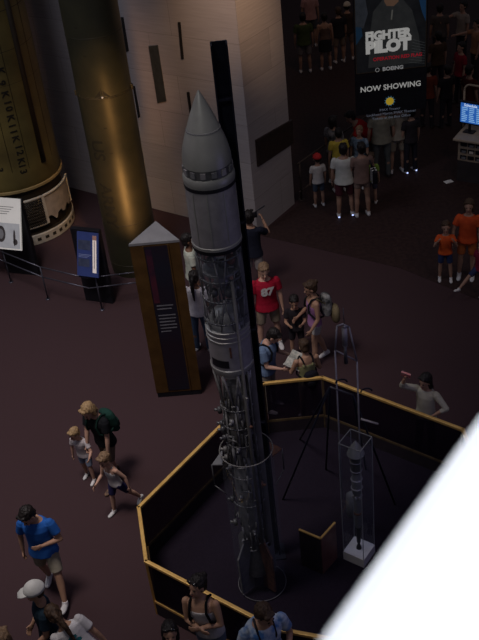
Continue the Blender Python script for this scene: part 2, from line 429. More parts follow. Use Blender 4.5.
    if top in ('tee', 'long', 'mid', 'dress'):
        t2 = [(.86, .168, .110, 0)] + [(t[0], max(t[1], .152 if t[0] < 1.25 else 0), max(t[2], .100 if t[0] < 1.25 else 0), t[3]) for t in tr if .93 <= t[0] <= 1.45]
        torso(bm, t2, inf, flare=.10 * s if top != 'dress' else .05)
        for sh, el, wr, ud, fd, sx in arms:
            fr = {'tee': .62, 'dress': .5, 'long': 1, 'mid': 1}[top]
            e = sh + ud * .29 * s * fr; x, y = frame_for(ud)
            capsule(bm, sh - ud * .01 * s, .060 * s, sh + ud * .05 * s, .062 * s)
            r1 = .070 * s if top in ('tee', 'dress') else .048 * s
            loft(bm, [(sh, x * .068 * s, y * .068 * s), (e, x * r1, y * r1)], 14)
            if top in ('long', 'mid'):
                q = 1 if top == 'long' else .45
                ellipsoid(bm, el, V(.05 * s, 0, 0), V(0, .05 * s, 0), V(0, 0, .05 * s)); x, y = frame_for(fd)
                w2 = el + (wr - el) * q; loft(bm, [(el, x * .05 * s, y * .05 * s), (w2, x * .042 * s, y * .042 * s)], 12)
    elif top == 'tank':
        t2 = [(.88, .160, .105, 0)] + [t for t in tr if .93 <= t[0] <= 1.22] + [(1.30, .155, .108, .008), (1.345, .120, .104, .008)]
        torso(bm, t2, .010 * s, flare=.08 * s)
        for q in (-1, 1):
            for f0 in (1, -1): capsule(bm, T(q * .085, f0 * .095, 1.32), .018 * s, T(q * .095, 0, 1.462), .017 * s, 8)
    link_mesh('shirt' if top != 'dress' else 'dress_top', remesh(bm, vox, 2), cs, root)
    # lower clothing
    bm = bmesh.new(); cb = cloth(botc)
    if bottom == 'skirt':
        rr = [(T(0, 0, z), X * (a * s * w), Yv * (b * s * w)) for z, a, b in ((1.02, .155, .11), (.93, .185, .13), (.80, .20, .15), (.62, .215, .175))]
        loft(bm, rr, 20); nm = 'skirt'
    else:
        torso(bm, [(.80, .10, .08, 0), (.88, .165, .105, 0), (.93, .172, .11, 0), (1.0, .155, .105, 0)], .008 * s)
        fr = {'shorts': .80, 'short_shorts': .42, 'trousers': 1}[bottom]
        for hip, knee, ank, tl in legs:
            d = knee - hip; x, y = frame_for(d)
            r1 = .082 * s * w if fr < 1 else .066 * s
            ellipsoid(bm, hip, V(.095 * s * w, 0, 0), V(0, .1 * s * w, 0), V(0, 0, .09 * s))
            loft(bm, [(hip, x * .098 * s * w, y * .098 * s * w), (hip + d * fr, x * r1, y * r1)], 16)
            if bottom == 'trousers':
                e = ank - knee; ellipsoid(bm, knee, V(.066 * s, 0, 0), V(0, .066 * s, 0), V(0, 0, .066 * s)); x, y = frame_for(e)
                loft(bm, [(knee, x * .066 * s, y * .066 * s), (ank + e * .04, x * .060 * s, y * .060 * s)], 14)
        nm = 'trousers' if bottom == 'trousers' else 'shorts'
    link_mesh(nm, remesh(bm, vox, 2), cb, root)
    for hip, knee, ank, tl in legs:
        bm = bmesh.new()
        tp = rad(max(-60, min(20, tl))) if ank.z > .1 * s else 0
        fd = V(0, -math.cos(tp), math.sin(tp)); up = V(0, math.sin(tp), math.cos(tp))
        c0 = ank - up * .035 * s
        loft(bm, [(c0 - fd * .065 * s, V(.020 * s, 0, 0), up * .022 * s), (c0 - fd * .05 * s, V(.036 * s, 0, 0), up * .042 * s), (c0 + fd * .02 * s, V(.042 * s, 0, 0), up * .045 * s),
                  (c0 + fd * .10 * s - up * .010 * s, V(.048 * s, 0, 0), up * .034 * s), (c0 + fd * .165 * s - up * .016 * s, V(.040 * s, 0, 0), up * .025 * s), (c0 + fd * .190 * s - up * .02 * s, V(.018 * s, 0, 0), up * .014 * s)], 14)
        if shoe != 'sandal': cone(bm, ank - up * .03 * s, .046 * s, ank + up * .035 * s, .043 * s, 14)
        so = link_mesh('shoe', remesh(bm, .009, 1), M[shoe], root)
        if lit:
            bm = bmesh.new(); ellipsoid(bm, c0 - fd * .068 * s, V(.022, 0, 0), V(0, .012, 0), V(0, 0, .016), 8, 6)
            build('shoe_light', bm, mat('shoe_light', (.5, .6, 1), None, 5, .4, emit=(.45, .55, 1), estr=1.6), so)
    if cap:
        bm = bmesh.new()
        rr = []
        for i in range(7):
            t = rad(i * 14.5); rr.append((hp(0, -.010, .188) + hv(0, 0, .112) * math.sin(t), hv(.104 * math.cos(t), 0, 0), hv(0, .120 * math.cos(t), 0)))
        loft(bm, rr, 20)
        c = build('cap', bm, cloth(cap), root)
        bm = bmesh.new()
        loft(bm, [(hp(0, .075, .205), hv(.076, 0, 0), hv(0, 0, .008)), (hp(0, .13, .200), hv(.070, 0, 0), hv(0, 0, .006)), (hp(0, .175, .188), hv(.04, 0, 0), hv(0, 0, .004))], 14)
        build('brim', bm, cloth(cap), c)
    if glasses:
        bm = bmesh.new()
        for q in (-1, 1): ellipsoid(bm, hp(q * .034, .072, .255), hv(.030, 0, 0), hv(0, .014, 0), hv(0, 0, .020), 12, 6)
        for q in (-1, 1): capsule(bm, hp(q * .066, .07, .25), .004, hp(q * .092, -.02, .20), .004, 6)
        build('sunglasses', bm, mat('lens', (.01, .01, .012), None, 5, .12, spec=.8), root)
    info = dict(root=root, s=s, T=T, hp=hp, arms=arms, base=base, R3=R3, X=X, Y=Yv, Z=Z, legs=legs)
    info['w'] = lambda p: base + R3 @ p
    return info

def backpack(P, label, color, size=(.30, .15, .40), zc=1.24, color2=None, dx=0, straps=True, name='backpack'):
    s = P['s']; T = P['T']; X, Y, Z = P['X'], P['Y'], P['Z']
    c = T(dx, 0, zc) - Y * (.12 * s + size[1] * s / 2)
    root = empty(name, P['base'], P['root'].rotation_euler[2], label, name)
    bm = bmesh.new(); sx, sy, sz = [v * s for v in size]
    loft(bm, [(c + Z * t * sz / 2, X * a * sx / 2, Y * a * sy / 2) for t, a in ((-1, .7), (-.85, 1), (-.2, 1.08), (.5, 1.0), (.85, .8), (1, .45))], 18)
    link_mesh('bag_body', remesh(bm, .011, 2), cloth(color, color2), root)
    bm = bmesh.new(); loft(bm, [(c - Y * sy * .45 + Z * (-.25 + t * .22) * sz, X * a * sx * .36, Y * a * sy * .28) for t, a in ((-1, .7), (-.6, 1), (.6, 1), (1, .7))], 14)
    link_mesh('pocket', remesh(bm, .011, 2), cloth(tuple(v * .8 for v in color)), root)
    if straps:
        for q in (-1, 1):
            bm = bmesh.new()
            pts = [T(q * .085, -.12, 1.40), T(q * .10, -.04, 1.475), T(q * .10, .06, 1.455), T(q * .105, .128, 1.36), T(q * .13, .135, 1.22), T(q * .185, .03, 1.10), T(q * .12, -.13, 1.08)]
            for a, b in zip(pts, pts[1:]): capsule(bm, a, .018 * s, b, .018 * s, 8)
            link_mesh('strap', remesh(bm, .009, 1), cloth(tuple(v * .6 for v in color)), root)
    return root
M['pit_board'] = mat('pit_board', (.022, .015, .02), (.016, .011, .016), 8, .8)
# ------------------------------------------------------------------ balcony ledge in front of the viewer
def ledge():
    a = at(479, 400, 9.75); b = at(304, 640, 9.75); d = (a - b).normalized(); n = V(d.y, -d.x, 0)
    m = mat('white_paint', (.92, .92, .94), (.88, .88, .91), 3, .5)
    c = (a + b) / 2 + n * .32
    R = Matrix((( d.x, n.x, 0), (d.y, n.y, 0), (0, 0, 1)))
    bm = bmesh.new(); box(bm, V(c.x, c.y, 9.70), (5.0, .64, .10), R); o = build('trim_ledge', bm, m, smooth=False, bevel=.02); tag(o, kind='structure')
    bm = bmesh.new(); box(bm, V(c.x, c.y, 9.2) + n * .06, (5.0, .30, .92), R); o = build('wall_balcony', bm, m, smooth=False); tag(o, kind='structure')
    bm = bmesh.new(); box(bm, V(c.x, c.y, 8.6) + n * 1.2, (5.0, 2.6, .28), R); o = build('floor_balcony', bm, m, smooth=False); tag(o, kind='structure')
    L = bpy.data.lights.new('ledge_fill', 'SPOT'); L.energy = 330; L.spot_size = rad(52); L.spot_blend = .3; L.color = (.9, .94, 1); L.shadow_soft_size = .1  # unseen spot overhead, added to overexpose the ledge
    o = bpy.data.objects.new('ledge_fill', L); COL.objects.link(o); o.location = (c.x + .35, c.y - .1, 12.0)
ledge()

# ------------------------------------------------------------------ tall silver upper-stage rocket in the pit
RB = at(264, 583)
def rocket():
    r = empty('rocket', RB + V(-.055, 0, 0), 0, 'tall silver cutaway rocket with pointed nose standing in the railed pit', 'rocket')
    def P(name, prof, m, parent=r, seg=40, smooth=True):
        bm = bmesh.new(); lathe(bm, prof, seg); o = build(name, bm, m, parent, smooth)
        o.modifiers.new('e', 'EDGE_SPLIT').split_angle = rad(40); return o
    nose = P('nose_cone', [(6.165, .238), (6.25, .237), (6.35, .217), (6.43, .193), (6.51, .163), (6.59, .135), (6.66, .108), (6.74, .075), (6.81, .044), (6.86, .018), (6.885, .005)], M['silver'])
    P('seam', [(6.50, .163), (6.505, .1685), (6.515, .166), (6.52, .155)], M['grey'], nose)
    P('equipment_ring', [(6.059, .235), (6.17, .235)], M['steel'])
    for i in range(14):
        a = i / 14 * 2 * PI; bm = bmesh.new()
        box(bm, V(math.cos(a) * .236, math.sin(a) * .236, 6.12), (.02, .05, .06), Matrix.Rotation(a, 3, 'Z')); build('clamp', bm, M['grey' if i % 2 else 'silver2'], r, False)
    P('collar', [(5.976, .252), (5.996, .256), (6.049, .256), (6.07, .245)], M['silver'])
    P('separation_band', [(5.935, .247), (5.939, .2545), (5.976, .2545), (5.98, .247)], M['black'])
    P('barrel', [(5.303, .25), (5.939, .25)], M['silver2'])
    bm = bmesh.new()
    for a in (-100, -45, -10, 30, 80): 
        t = rad(a - 90); box(bm, V(math.cos(t) * .251, math.sin(t) * .251, 5.63), (.008, .012, .58), Matrix.Rotation(t, 3, 'Z'))
    build('barrel_seams', bm, M['silver'], r, False)
    P('lower_lip', [(5.285, .25), (5.29, .258), (5.317, .258), (5.325, .25)], M['silver'])
    P('separation_band', [(5.24, .247), (5.245, .2535), (5.285, .2535), (5.287, .247)], M['black'])
    # open bay with spheres, pipes and struts
    for z, rr in ((5.161, .225), (4.894, .222), (4.652, .222), (4.38, .232)):
        bm = bmesh.new(); n = 28
        pts = [V(math.cos(i / n * 2 * PI) * rr, math.sin(i / n * 2 * PI) * rr, z) for i in range(n + 1)]; tube(bm, pts, .011, 6); build('hoop', bm, M['steel'], r)
    P('bay_bulkhead', [(4.943, .20), (4.967, .20)], M['grey'])
    for i in range(10):
        a = i / 10 * 2 * PI; b = a + (.31 if i % 2 else -.31)
        bm = bmesh.new(); tube(bm, [(math.cos(a) * .222, math.sin(a) * .222, 5.24), (math.cos(b) * .222, math.sin(b) * .222, 4.70), (math.cos(a) * .226, math.sin(a) * .226, 4.28)], .009, 6); build('strut', bm, M['pipe'], r)
    for x, y, z, q, m in ((-.08, -.10, 5.10, .06, 'silver2'), (.03, -.13, 5.08, .05, 'steel'), (.11, -.10, 5.10, .055, 'rust'), (-.10, -.10, 4.72, .05, 'steel'), (.06, -.13, 4.73, .06, 'grey'), (0, .05, 4.75, .09, 'silver2'), (.14, -.05, 4.72, .045, 'steel')):
        bm = bmesh.new(); ellipsoid(bm, V(x, y, z), V(q, 0, 0), V(0, q, 0), V(0, 0, q * 1.1), 16, 10); build('pressure_bottle', bm, M[m], r)
    rnd = random.Random(5)
    def pipes(n, z0, z1, rr, th, names='pipe'):
        for i in range(n):
            a = rnd.uniform(-PI, 0) if rnd.random() < .85 else rnd.uniform(0, PI)
            z = rnd.uniform(z0, z1); pts = []
            for k in range(rnd.randint(3, 6)):
                q = rr * rnd.uniform(.8, 1.03); pts.append(V(math.cos(a) * q, math.sin(a) * q, z))
                if rnd.random() < .55: z -= rnd.uniform(.08, .30)
                else: a += rnd.uniform(-.7, .7)
                z = max(z, z0 - .15)
            bm = bmesh.new(); tube(bm, pts, rnd.uniform(*th), 7)
            build(names, bm, M[rnd.choice(['steel', 'pipe', 'pipe', 'grey', 'steel'])], r)
    pipes(12, 4.4, 5.2, .20, (.006, .011))
    # second tank
    P('tank_dome', [(4.244, .215), (4.32, .20), (4.4, .16), (4.46, .10), (4.482, .03)], M['silver'])
    P('lower_tank', [(3.76, .232), (4.27, .236)], M['silver2'])
    for z in (4.26, 4.20, 4.14): P('tank_band', [(z - .012, .236), (z - .008, .242), (z + .008, .242), (z + .012, .236)], M['silver'])
    bm = bmesh.new()
    L = [[bm.verts.new(V(math.sin(a) * .2385, -math.cos(a) * .2385, z)) for a in [rad(-62 + 6 * i) for i in range(10)]] for z in (3.81, 3.91)]
    for i in range(9): bm.faces.new((L[0][i], L[0][i + 1], L[1][i + 1], L[1][i]))
    build('data_plate', bm, M['black'], r)
    bm = bmesh.new(); box(bm, V(.0, -.238, 4.02), (.02, .006, .14)); build('painted_stripe', bm, M['rust'], r, False)
    P('tank_skirt', [(3.62, .17), (3.638, .205), (3.69, .215), (3.694, .23), (3.725, .241), (3.76, .241), (3.769, .232)], M['silver'])
    # engine bay: V struts, plumbing
    for i in range(8):
        a = i / 8 * 2 * PI + .2; b = a + .39
        bm = bmesh.new(); tube(bm, [(math.cos(a) * .22, math.sin(a) * .22, 3.68), (math.cos(b) * .17, math.sin(b) * .17, 3.15)], .014, 7)
        tube(bm, [(math.cos(a + .78) * .22, math.sin(a + .78) * .22, 3.68), (math.cos(b) * .17, math.sin(b) * .17, 3.15), (math.cos(b) * .17, math.sin(b) * .17, 2.3)], .014, 7)
        build('engine_strut', bm, M['pipe'], r)
    P('inner_tank', [(2.567, .12), (2.644, .15), (3.268, .15), (3.444, .10)], M['pipe'])
    pipes(32, 2.3, 3.5, .19, (.008, .016))
    pipes(18, 1.0, 2.4, .20, (.007, .014))
    for i in range(16):
        a = rnd.uniform(-PI * 1.05, .1) if i > 6 else rnd.uniform(-PI * 1.1, -PI * .75); z = rnd.uniform(2.2, 3.45) if i < 11 else rnd.uniform(1.2, 2.2); q = .21
        bm = bmesh.new(); c = V(math.cos(a) * q, math.sin(a) * q, z)
        cone(bm, c - V(0, 0, .04), .026, c + V(0, 0, .04), .026, 10); cone(bm, c, .014, c + V(math.cos(a), math.sin(a), .3) * .06, .018, 8)
        build('valve', bm, M[rnd.choice(['steel', 'pipe', 'rust', 'steel'])], r)
    for z, rr in ((3.15, .19), (2.878, .19), (2.606, .19), (2.1, .2), (1.633, .2)):
        bm = bmesh.new(); n = 24
        tube(bm, [V(math.cos(i / n * 2 * PI) * rr, math.sin(i / n * 2 * PI) * rr, z) for i in range(n + 1)], .010, 6); build('hoop', bm, M['steel'], r)
    P('lower_core', [(1.05, .13), (1.225, .15), (2.45, .15), (2.528, .12)], M['grey'])
    P('engine_nozzle', [(.32, .17), (.45, .15), (.70, .10), (.85, .07), (.95, .10), (1.073, .13)], M['steel'])
    bm = bmesh.new()
    loft(bm, [(V(.185, -.02, z), V(.056 * k, 0, 0), V(0, .056 * k, 0)) for z, k in ((.75, .5), (.85, 1), (5.0, 1), (5.222, .6))], 16); build('cable_duct', bm, M['duct'], r)
    bm = bmesh.new(); loft(bm, [(V(.10, -.20, z), V(.022, 0, 0), V(0, .022, 0)) for z in (1.0, 4.9)], 10); build('feed_line', bm, M['duct'], r)
    bm = bmesh.new(); tube(bm, [(.155, -.15, 1.2), (.155, -.15, 4.3)], .013, 8); build('feed_line', bm, M['steel'], r)
    for i, a in enumerate((-50, 40, 130, 220)):
        t = rad(a); u = V(math.cos(t), math.sin(t), 0); w = V(-u.y, u.x, 0) * .012
        bm = bmesh.new(); pts = [u * .10 + V(0, 0, .95), u * .16 + V(0, 0, .98), u * .31 + V(0, 0, .72), u * .31 + V(0, 0, .08), u * .10 + V(0, 0, .05)]
        f = [bm.verts.new(p + w) for p in pts]; g = [bm.verts.new(p - w) for p in pts]
        bm.faces.new(f); bm.faces.new(g[::-1])
        for k in range(5): bm.faces.new((f[k], g[k], g[(k + 1) % 5], f[(k + 1) % 5]))
        build('fin', bm, M['rust' if i == 0 else 'grey'], r, False)
    # acrylic sleeve over the equipment bay
    bm = bmesh.new(); lathe(bm, [(4.29, .246), (5.24, .246)], 40, caps=False); build('clear_sleeve', bm, M['acrylic'], r)
rocket()
def guard():
    g = empty('clear_guard_tube', RB + V(-.02, 0, 0), 0, 'clear acrylic guard tube standing around the base of the silver rocket', 'display case')
    bm = bmesh.new(); lathe(bm, [(0.02, .312), (2.42, .318)], 56, caps=False); build('tube_wall', bm, M['acrylic'], g)
    for z, t in ((2.42, .008), (.03, .005)):
        bm = bmesh.new(); n = 56; tube(bm, [V(math.cos(i / n * 2 * PI) * .316, math.sin(i / n * 2 * PI) * .316, z) for i in range(n + 1)], t, 6)
        build('rim' if z > 1 else 'foot_ring', bm, M['pipe'] if z > 1 else M['grey'], g)
    # side brackets
    for s, z in ((-1, 2.26), (1, 2.30)):
        bm = bmesh.new()
        a = V(s * .30, -.10, z + .04); b = V(s * .43, -.02 if s < 0 else .08, z - .02); c = V(s * .285, .16, z + .04)
        f = [bm.verts.new(p) for p in (a, b, c)]; h = [bm.verts.new(p - V(0, 0, .015)) for p in (a, b, c)]
        bm.faces.new(f); bm.faces.new(h[::-1])
        for k in range(3): bm.faces.new((f[k], h[k], h[(k + 1) % 3], f[(k + 1) % 3]))
        o = build('bracket', bm, M['rust'] if s > 0 else M['grey'], g, False)
        bm = bmesh.new(); tube(bm, [b, b - V(0, 0, .34), V(s * .30, -.10, z - .45)], .008, 6); build('bracket_stay', bm, M['steel'], o)
guard()

# ------------------------------------------------------------------ dark steel channel post behind the rocket
def post():
    yb = 9.02
    top = on_plane(218.5, 43, V(0, yb, 0), V(0, 1, 0)); base = V(top.x, yb, 0)
    p = empty('steel_channel_post', base, 0, 'tall dark steel channel post rising behind the silver rocket', 'post')
    h = top.z
    bm = bmesh.new(); box(bm, (0, .06, h / 2), (.155, .016, h)); build('web', bm, M['blackmetal'], p, False)
    for s in (-1, 1):
        bm = bmesh.new(); box(bm, (s * .075, 0, h / 2), (.016, .13, h)); build('flange', bm, M['blackmetal'], p, False)
    bm = bmesh.new(); box(bm, (0, 0, .015), (.30, .28, .03)); build('base_plate', bm, M['blackmetal'], p, False)
    for z in (h - .55, 5.2, 3.8, 2.4):
        bm = bmesh.new(); box(bm, (0, -.0, z), (.14, .12, .02)); build('stiffener', bm, M['blackmetal'], p, False)
post()

# ------------------------------------------------------------------ railing around the pit
def railing():
    r = empty('pit_railing', (0, 0, 0), 0, 'gold-topped railing with dark glass panels enclosing the rocket pit', 'railing')
    n = len(ENC); hz = 1.0
    for i in range(n):
        a, b = ENC[i], ENC[(i + 1) % n]; d = (b - a).normalized()
        bm = bmesh.new(); bar(bm, a + V(0, 0, hz) - d * .02, b + V(0, 0, hz) + d * .02, .05, .045); build('top_rail', bm, M['gold'], r, False, .008)
        out = i in (6, 7)
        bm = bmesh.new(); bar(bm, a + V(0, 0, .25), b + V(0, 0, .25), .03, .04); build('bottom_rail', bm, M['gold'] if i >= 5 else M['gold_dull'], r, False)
        bm = bmesh.new(); up = V(0, 0, 1)
        c = (a + b) / 2 + V(0, 0, .62); L = (b - a).length - .05
        box(bm, c, (L, .012, .72), Matrix.Rotation(math.atan2(d.y, d.x), 3, 'Z')); build('panel', bm, M['smoke'], r, False)
        bm = bmesh.new(); box(bm, (a + b) / 2 + V(0, 0, .12), ((b - a).length - .03, .03, .22), Matrix.Rotation(math.atan2(d.y, d.x), 3, 'Z')); build('kick_board', bm, M['pit_board'], r, False)
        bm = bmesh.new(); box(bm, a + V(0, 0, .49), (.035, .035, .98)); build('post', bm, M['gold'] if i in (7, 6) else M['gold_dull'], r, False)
railing()

# ------------------------------------------------------------------ small skeletal rocket on its launch frame
def skeletal():
    yb = 9.35
    q = lambda x, y, dy=0: on_plane(x, y, V(0, yb + dy, 0), V(0, 1, 0))
    b0 = q(352, 440); base = V(b0.x, yb, 0)
    r = empty('skeletal_rocket', base, 0, 'thin skeletal liquid-fuel rocket in a slender open pipe frame', 'rocket')
    L = lambda p: p - base
    def t(name, pts, rr, m='silver2', parent=r):
        bm = bmesh.new(); tube(bm, [L(p) for p in pts], rr, 8); return build(name, bm, M[m], parent)
    l = [q(337, 326), q(335, 350)]; l += [V(l[1].x, yb, .55)]
    g = [q(349, 327), q(357, 361)]; g += [V(g[1].x, yb, .55)]
    t('frame_pipe', l, .011); t('frame_pipe', g, .011)
    t('top_bar', [q(337, 326), q(343, 324), q(349, 327)], .011)
    t('cross_bar', [q(335, 350), q(357, 361)], .010)
    t('igniter_rod', [q(344.3, 325), q(343, 308)], .005, 'steel')
    bm = bmesh.new(); a, b = L(q(344.5, 327)), L(q(345, 345)); cone(bm, a, .034, b, .034, 14); cone(bm, a + V(0, 0, .03), .012, a, .034, 14); cone(bm, b, .034, b - V(0, 0, .04), .016, 14); build('combustion_chamber', bm, M['silver2'], r)
    bm = bmesh.new(); cone(bm, L(q(345, 345)), .016, L(q(346, 363)), .026, 14); build('nozzle', bm, M['steel'], r)
    t('arm', [q(361, 419), q(378, 424)], .014, 'cream')
    bm = bmesh.new(); c = V(0, 0, .45); lathe(bm, [(.20, .03), (.24, .08), (.60, .08), (.66, .03)], 18, c=V((l[2].x + g[2].x) / 2 - base.x, 0, 0)); build('fuel_tank', bm, M['grey'], r)
    s = empty('launch_stand', base, 0, 'dark spindly tripod launch stand bracing the skeletal rocket', 'stand')
    hub = [q(330, 387), q(353, 395)]
    bm = bmesh.new(); tube(bm, [L(p) for p in hub], .013, 8); build('cross_bar', bm, M['steel'], s)
    for top, bot in ((hub[0], at(283, 500)), (hub[0], at(326, 470)), (hub[1], at(395, 505)), (hub[1], at(366, 470)), (hub[0], at(300, 440))):
        bm = bmesh.new(); tube(bm, [L(top), L(bot) + V(0, 0, .012)], .014, 8); build('leg', bm, M['blackmetal'], s)
    for p in (q(341, 381), q(366, 390)):
        bm = bmesh.new(); n = 10
        tube(bm, [L(p) + V(math.cos(i / n * PI) * .07, -.03, math.sin(i / n * PI) * .05) for i in range(n + 1)], .010, 6); build('clamp', bm, M['blackmetal'], s)
skeletal()

# ------------------------------------------------------------------ glass case with a model rocket
def case():
    c = V(1.24, 8.80, 0); hw = .212
    ang = math.atan2(.05, .42)
    g = empty('glass_case', c, ang, 'tall narrow clear glass case with white plinth in the pit', 'display case')
    P = [V(-hw, 0, 0), V(0, -hw, 0), V(hw, 0, 0), V(0, hw, 0)]
    bm = bmesh.new(); prism(bm, [(p.x * 1.04, p.y * 1.04) for p in P], 0, .16); build('plinth', bm, M['white'], g, False)
    for i in range(4):
        a, b = P[i], P[(i + 1) % 4]
        bm = bmesh.new(); quad(bm, [a + V(0, 0, .161), b + V(0, 0, .161), b + V(0, 0, 2.1), a + V(0, 0, 2.1)]); build('pane', bm, M['acrylic'], g, False)
        bm = bmesh.new(); bar(bm, a + V(0, 0, .16), a + V(0, 0, 2.1), .008, .008, V(1, 1, 0)); build('edge_trim', bm, M['acrylic_edge'], g, False)
        bm = bmesh.new(); bar(bm, a + V(0, 0, 2.1), b + V(0, 0, 2.1), .010, .010); build('edge_trim', bm, M['silver'], g, False)
    m = empty('model_rocket', c + V(0, 0, .161), 0, 'small multi-stage model rocket with conical top inside the glass case', 'model')
    def Pf(name, prof, mt):
        bm = bmesh.new(); lathe(bm, prof, 22); o = build(name, bm, M[mt], m); o.modifiers.new('e', 'EDGE_SPLIT').split_angle = rad(40)
    Pf('nose_cone', [(1.70, .085), (1.72, .112), (1.80, .082), (1.89, .03), (1.93, .004)], 'silver')
    Pf('upper_stage', [(1.40, .055), (1.44, .07), (1.66, .075), (1.70, .085)], 'steel')
    Pf('middle_stage', [(1.02, .045), (1.05, .06), (1.12, .066), (1.3, .066), (1.36, .05), (1.40, .055)], 'grey')
    for z in (1.14, 1.29, 1.45, 1.6): Pf('band', [(z - .012, .066), (z, .078), (z + .012, .066)], 'silver2')
    for i in range(6):
        a = i * PI / 3; bm = bmesh.new(); ellipsoid(bm, V(math.cos(a) * .05, math.sin(a) * .05, .98), V(.02, 0, 0), V(0, .02, 0), V(0, 0, .03), 10, 6); build('sphere_tank', bm, M['silver2'], m)
    Pf('lower_stage', [(.42, .038), (.45, .046), (.93, .046), (1.0, .04)], 'grey')
    Pf('engine_section', [(.10, .02), (.14, .028), (.38, .03), (.42, .038)], 'blackmetal')
    Pf('nozzle', [(.0, .036), (.03, .034), (.08, .018), (.11, .02)], 'black')
    Pf('band', [(.66, .046), (.67, .054), (.69, .054), (.70, .046)], 'rust')
case()

# ------------------------------------------------------------------ V-shaped reading rail
def reader():
    a, b, c = at(299, 529, .7), at(320.5, 538, .7), at(335, 522, .7)
    for p in (a, b, c): p.z = 0
    r = empty('information_stand', b, 0, 'low folded dark information stand with gold top edge in the pit', 'stand')
    for q, m, nm in ((a, M['pit_panel'], 'panel'), (c, M['pit_panel2'], 'panel')):
        d = (q - b); L = d.length; ang = math.atan2(d.y, d.x); R3 = Matrix.Rotation(ang, 3, 'Z')
        bm = bmesh.new(); box(bm, d / 2 + V(0, 0, .34), (L, .02, .68), R3); build(nm, bm, m, r, False)
        bm = bmesh.new(); bar(bm, V(0, 0, .69), d + V(0, 0, .69), .026, .02); build('top_edge', bm, M['gold'], r, False)
M['pit_panel'] = mat('pit_panel', (.030, .020, .03), (.02, .014, .022), 6, .7)
M['pit_panel2'] = mat('pit_panel2', (.16, .07, .06), (.11, .048, .045), 6, .5)
reader()

# ------------------------------------------------------------------ triangular bronze pylon
def pylon():
    A, B, C = V(-1.52, 12.68, 0), V(-.765, 12.64, 0), V(-1.12, 13.30, 0)
    o = V((A.x + B.x + C.x) / 3, (A.y + B.y + C.y) / 3, 0)
    r = empty('information_pylon', o, 0, 'tall triangular bronze information pylon with dark centre panel and grey top', 'pylon')
    P = [A - o, B - o, C - o]
    bm = bmesh.new(); prism(bm, [(p.x, p.y) for p in P], .10, 2.96); build('shell', bm, M['bronze'], r, False)
    bm = bmesh.new(); prism(bm, [(p.x * .97, p.y * .97) for p in P], .0, .10); build('plinth', bm, M['black'], r, False)
    bm = bmesh.new(); prism(bm, [(p.x * 1.02, p.y * 1.02) for p in P], 2.96, 3.0); build('top_plate', bm, mat('pylon_top', (.17, .17, .18), (.14, .14, .15), 5, .7), r, False)
    d = (P[1] - P[0]).normalized(); n = V(d.y, -d.x, 0); L = (P[1] - P[0]).length
    def fp(u, z, off): return P[0] + d * (u * L) + V(0, 0, z) + n * off
    m = mat('pylon_panel', (.010, .011, .020), (.014, .008, .014), 1.4, .45)
    bm = bmesh.new(); quad(bm, [fp(.27, .14, .008), fp(.76, .14, .008), fp(.76, 2.93, .008), fp(.27, 2.93, .008)])
    build('centre_panel', bm, m, r, False)
    for u in (.265, .765):
        bm = bmesh.new(); bar(bm, fp(u, .12, .006), fp(u, 2.94, .006), .02, .02, n); build('edge_strip', bm, M['bronze'], r, False)
    bm = bmesh.new(); quad(bm, [fp(.30, 1.9, .010), fp(.42, 1.9, .010), fp(.42, 2.88, .010), fp(.30, 2.88, .010)])
    build('picture_strip', bm, mat('pic', (.06, .012, .022), (.02, .008, .02), 3, .5), r, False)
    mt = mat('print', (.16, .16, .18), None, 10, .6)
    for k in range(9):
        w = [.34, .30, .0, .36, .36, .33, .36, .35, .22][k]
        if not w: continue
        bm = bmesh.new(); z = 1.84 - k * .062; quad(bm, [fp(.34, z, .012), fp(.34 + w, z, .012), fp(.34 + w, z + .022, .012), fp(.34, z + .022, .012)]); build('print_line', bm, mt, r, False)
pylon()

